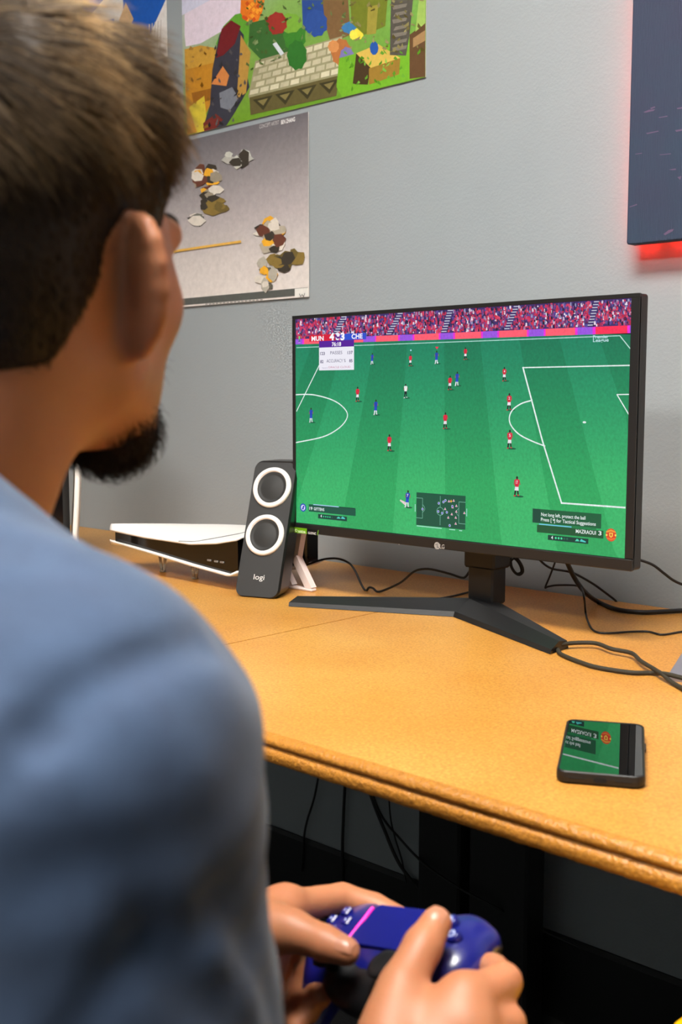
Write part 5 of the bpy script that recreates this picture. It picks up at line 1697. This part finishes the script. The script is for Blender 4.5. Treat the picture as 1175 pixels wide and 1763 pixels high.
dark = np.array(lin((36, 27, 21))); lite = np.array(lin((204, 168, 120)))
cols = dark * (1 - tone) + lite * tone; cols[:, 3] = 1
lift = 0.0012 + 0.0035 * topw * hrng.random(len(P))
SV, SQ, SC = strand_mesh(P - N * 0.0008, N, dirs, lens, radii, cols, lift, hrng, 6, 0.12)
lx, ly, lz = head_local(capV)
topc = np.clip((lz - 0.07) / 0.06, 0, 1)[:, None] * 0.30  # cap lightened upwards too, overhead light painted in
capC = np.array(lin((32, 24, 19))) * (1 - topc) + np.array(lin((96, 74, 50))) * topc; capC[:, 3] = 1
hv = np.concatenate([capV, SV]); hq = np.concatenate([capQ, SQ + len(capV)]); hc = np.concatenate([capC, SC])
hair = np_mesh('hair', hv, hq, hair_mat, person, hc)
hair['label'] = 'short brown hair, lighter streaks and painted-in overhead light on top'

# ---- beard on chin and jaw
Bd = Solid(hl(0, 0.05, -0.08) - 0.085, hl(0, 0.05, -0.08) + 0.085, 0.0026)
Bd.ball(hl(0, 0.070, -0.081), (0.020, 0.028, 0.021), 0.0, HR)
for s in (-1, 1):
    Bd.cone(hl(s * 0.033, 0.034, -0.064), hl(s * 0.009, 0.072, -0.083), 0.010, 0.015, 0.015)
    Bd.cone(hl(s * 0.013, 0.090, -0.050), hl(s * 0.010, 0.080, -0.080), 0.005, 0.010, 0.010)
Bd.cone(hl(-0.014, 0.096, -0.043), hl(0.014, 0.096, -0.043), 0.0050, 0.0050, 0.006)
V, Q = Bd.mesh(2)
P, N = surf_points(V, Q, 5000, hrng, lambda P, N: np.ones(len(P), bool))
dirs = np.tile(np.array([0, 0, -1.0]) + hf * 0.35, (len(P), 1)) + hrng.normal(0, 0.25, (len(P), 3))
lens = 0.006 + 0.012 * hrng.random(len(P))
nm = 0.55 * N + dirs / np.linalg.norm(dirs, axis=1, keepdims=True) * 0.0
cols = np.tile(np.array(lin((30, 22, 18))), (len(P), 1)) * (0.7 + 0.8 * hrng.random((len(P), 1))); cols[:, 3] = 1
SV, SQ, SC = strand_mesh(P - N * 0.001, N, dirs, lens, np.full(len(P), 0.00032), cols, 0.001 + 0.010 * hrng.random(len(P)) ** 1.5, hrng, 4, 0.3)
bc = np.tile(np.array(lin((28, 21, 17))), (len(V), 1))
beard = np_mesh('beard', np.concatenate([V, SV]), np.concatenate([Q, SQ + len(V)]), hair_mat, person, np.concatenate([bc, SC]))
beard['label'] = 'dark chin beard'

# ================================================================== game controller in the hands
M_CTRL = mat('cobalt_plastic', (17, 22, 104), rough=0.28, coat=0.4)
M_CTRL_K = mat('controller_black', (18, 18, 20), rough=0.4)
M_CTRL_BTN = mat('button_blue', (19, 25, 110), rough=0.25)
M_MARK = mat('button_mark', (190, 200, 235), rough=0.4)
M_BAR = mat('magenta_light_bar', (240, 30, 170), rough=0.4, emit=((240, 20, 160), 0.9))
KO = at_d(658, 1646, 0.760)
roll = math.radians(16); tiltc = math.radians(30); cyaw = math.radians(8)
kx = np.array([math.cos(roll) * math.cos(cyaw), -math.cos(roll) * math.sin(cyaw), math.sin(roll)])
ky = np.array([math.sin(cyaw) * math.cos(tiltc), math.cos(cyaw) * math.cos(tiltc), math.sin(tiltc)]); ky = ky - kx * (ky @ kx); ky /= np.linalg.norm(ky)
kz = np.cross(kx, ky)
KR = np.array([kx, ky, kz])
def kl(x, y, z): return KO + kx * x + ky * y + kz * z
KM = Matrix(((kx[0], ky[0], kz[0], KO[0]), (kx[1], ky[1], kz[1], KO[1]), (kx[2], ky[2], kz[2], KO[2]), (0, 0, 0, 1)))
ctl = thing('game_controller', 'cobalt blue game controller held in both hands', 'controller', tuple(KO))
Kb = Solid(KO - 0.12, KO + 0.12, 0.002)
Kb.ball(kl(0, 0.010, -0.010), (0.058, 0.034, 0.017), 0.0, KR)
for s in (-1, 1):
    Kb.ball(kl(s * 0.052, 0.010, -0.008), (0.028, 0.036, 0.018), 0.014, KR)
    Kb.cone(kl(s * 0.058, 0.000, -0.012), kl(s * 0.064, -0.044, -0.028), 0.018, 0.0125, 0.016)
    Kb.cone(kl(s * 0.050, 0.036, -0.012), kl(s * 0.066, 0.034, -0.014), 0.010, 0.009, 0.008)
V, Q = Kb.mesh(2)
np_mesh('shell', V, Q, M_CTRL, ctl)
Kc = Solid(KO - 0.09, KO + 0.09, 0.002)
Kc.ball(kl(0, -0.020, -0.012), (0.040, 0.020, 0.0150), 0.0, KR)
for s in (-1, 1):
    Kc.ball(kl(s * 0.030, -0.016, -0.007), (0.0165, 0.0165, 0.0135), 0.008, KR)
V, Q = Kc.mesh(2)
np_mesh('black_centre', V, Q, M_CTRL_K, ctl)
# touchpad
tp = rrect(-0.031, 0.000, 0.031, 0.036, 0.006, 5)
V = []; F = []
n = len(tp)
V = [(p[0], p[1], 0.0035) for p in tp] + [(p[0], p[1], 0.0078) for p in tp] + [(p[0] * 0.97, p[1] * 0.97 + 0.0005, 0.0086) for p in tp]
F = [[i, (i + 1) % n, (i + 1) % n + n, i + n] for i in range(n)] + [[i + n, (i + 1) % n + n, (i + 1) % n + 2 * n, i + 2 * n] for i in range(n)] + [list(range(2 * n, 3 * n))]
MB().add(V, F, False, KM).build('touchpad', M_CTRL_BTN, ctl)
for s in (-1, 1):
    MB().box((s * 0.0335 - 0.0011, 0.004, 0.0040), (s * 0.0335 + 0.0011, 0.033, 0.0088), 0.0004, KM).build('light_bar', M_BAR, ctl)
    stick = MB().lathe([(0.006, 0.0), (0.006, 0.008), (0.0105, 0.0095), (0.0115, 0.0115), (0.0105, 0.0130), (0.007, 0.0125), (0.001, 0.0122)], 24, KM @ Matrix.Translation((s * 0.030, -0.018, 0.0045)))
    stick.build('thumb_stick', M_CTRL_K, ctl)
    MB().box((s * 0.058 - 0.012, 0.028, -0.028), (s * 0.058 + 0.012, 0.044, -0.012), 0.005, KM).build('trigger', M_CTRL_K, ctl)
for k in range(4):
    t = k * math.pi / 2
    cx_, cy_ = -0.0545 + 0.0085 * math.cos(t), 0.016 + 0.0085 * math.sin(t)
    b_ = MB().box((cx_ - 0.0038, cy_ - 0.0038, 0.004), (cx_ + 0.0038, cy_ + 0.0038, 0.0118), 0.001, KM).build('direction_button', M_CTRL_BTN, ctl)
    MB().box((cx_ - 0.0008, cy_ - 0.0008, 0.0115), (cx_ + 0.0008, cy_ + 0.0008, 0.0121), 0, KM).build('button_mark', M_MARK, b_)
    cx_, cy_ = 0.0545 + 0.0110 * math.cos(t), 0.016 + 0.0110 * math.sin(t)
    b_ = MB().lathe([(0.0050, 0.004), (0.0050, 0.0112), (0.0043, 0.0120), (0.0003, 0.0123)], 20, KM @ Matrix.Translation((cx_, cy_, 0))).build('action_button', M_CTRL_BTN, ctl)
    MB().lathe([(0.0019, 0.0120), (0.0019, 0.0126), (0.0027, 0.0126), (0.0027, 0.0120)], 16, KM @ Matrix.Translation((cx_, cy_, 0))).build('button_mark', M_MARK, b_)

# ================================================================== stool the person sits on
M_SEAT = mat('black_vinyl', (22, 22, 23), rough=0.5)
sx_, sy_ = TO[0], TO[1] + 0.03
cs = thing('swivel_stool', 'black padded swivel stool under the person', 'stool', (sx_, sy_, 0))
CM = Matrix.Translation((sx_, sy_, 0))
MB().lathe([(0.01, 0.385), (0.17, 0.385), (0.185, 0.40), (0.188, 0.43), (0.175, 0.452), (0.01, 0.456)], 40, CM).build('seat_pad', M_SEAT, cs)
MB().lathe([(0.022, 0.06), (0.022, 0.22), (0.016, 0.222), (0.016, 0.385)], 20, CM).build('column', M_BLACK_STEEL, cs)
for k in range(5):
    t = 2 * math.pi * k / 5 + 0.3
    e = np.array([sx_ + 0.27 * math.cos(t), sy_ + 0.27 * math.sin(t), 0.055])
    lg = MB().tube([(sx_, sy_, 0.085), tuple(e)], 0.016, 10, 1).build('leg', M_BLACK_STEEL, cs)
    MB().lathe([(0.004, -0.011), (0.022, -0.011), (0.025, -0.006), (0.025, 0.006), (0.022, 0.011), (0.004, 0.011)], 18, Matrix.Translation((e[0], e[1], 0.0255)) @ Matrix.Rotation(t + 1.2, 4, 'Z') @ Matrix.Rotation(math.pi / 2, 4, 'X')).build('caster', M_BLACK, lg)
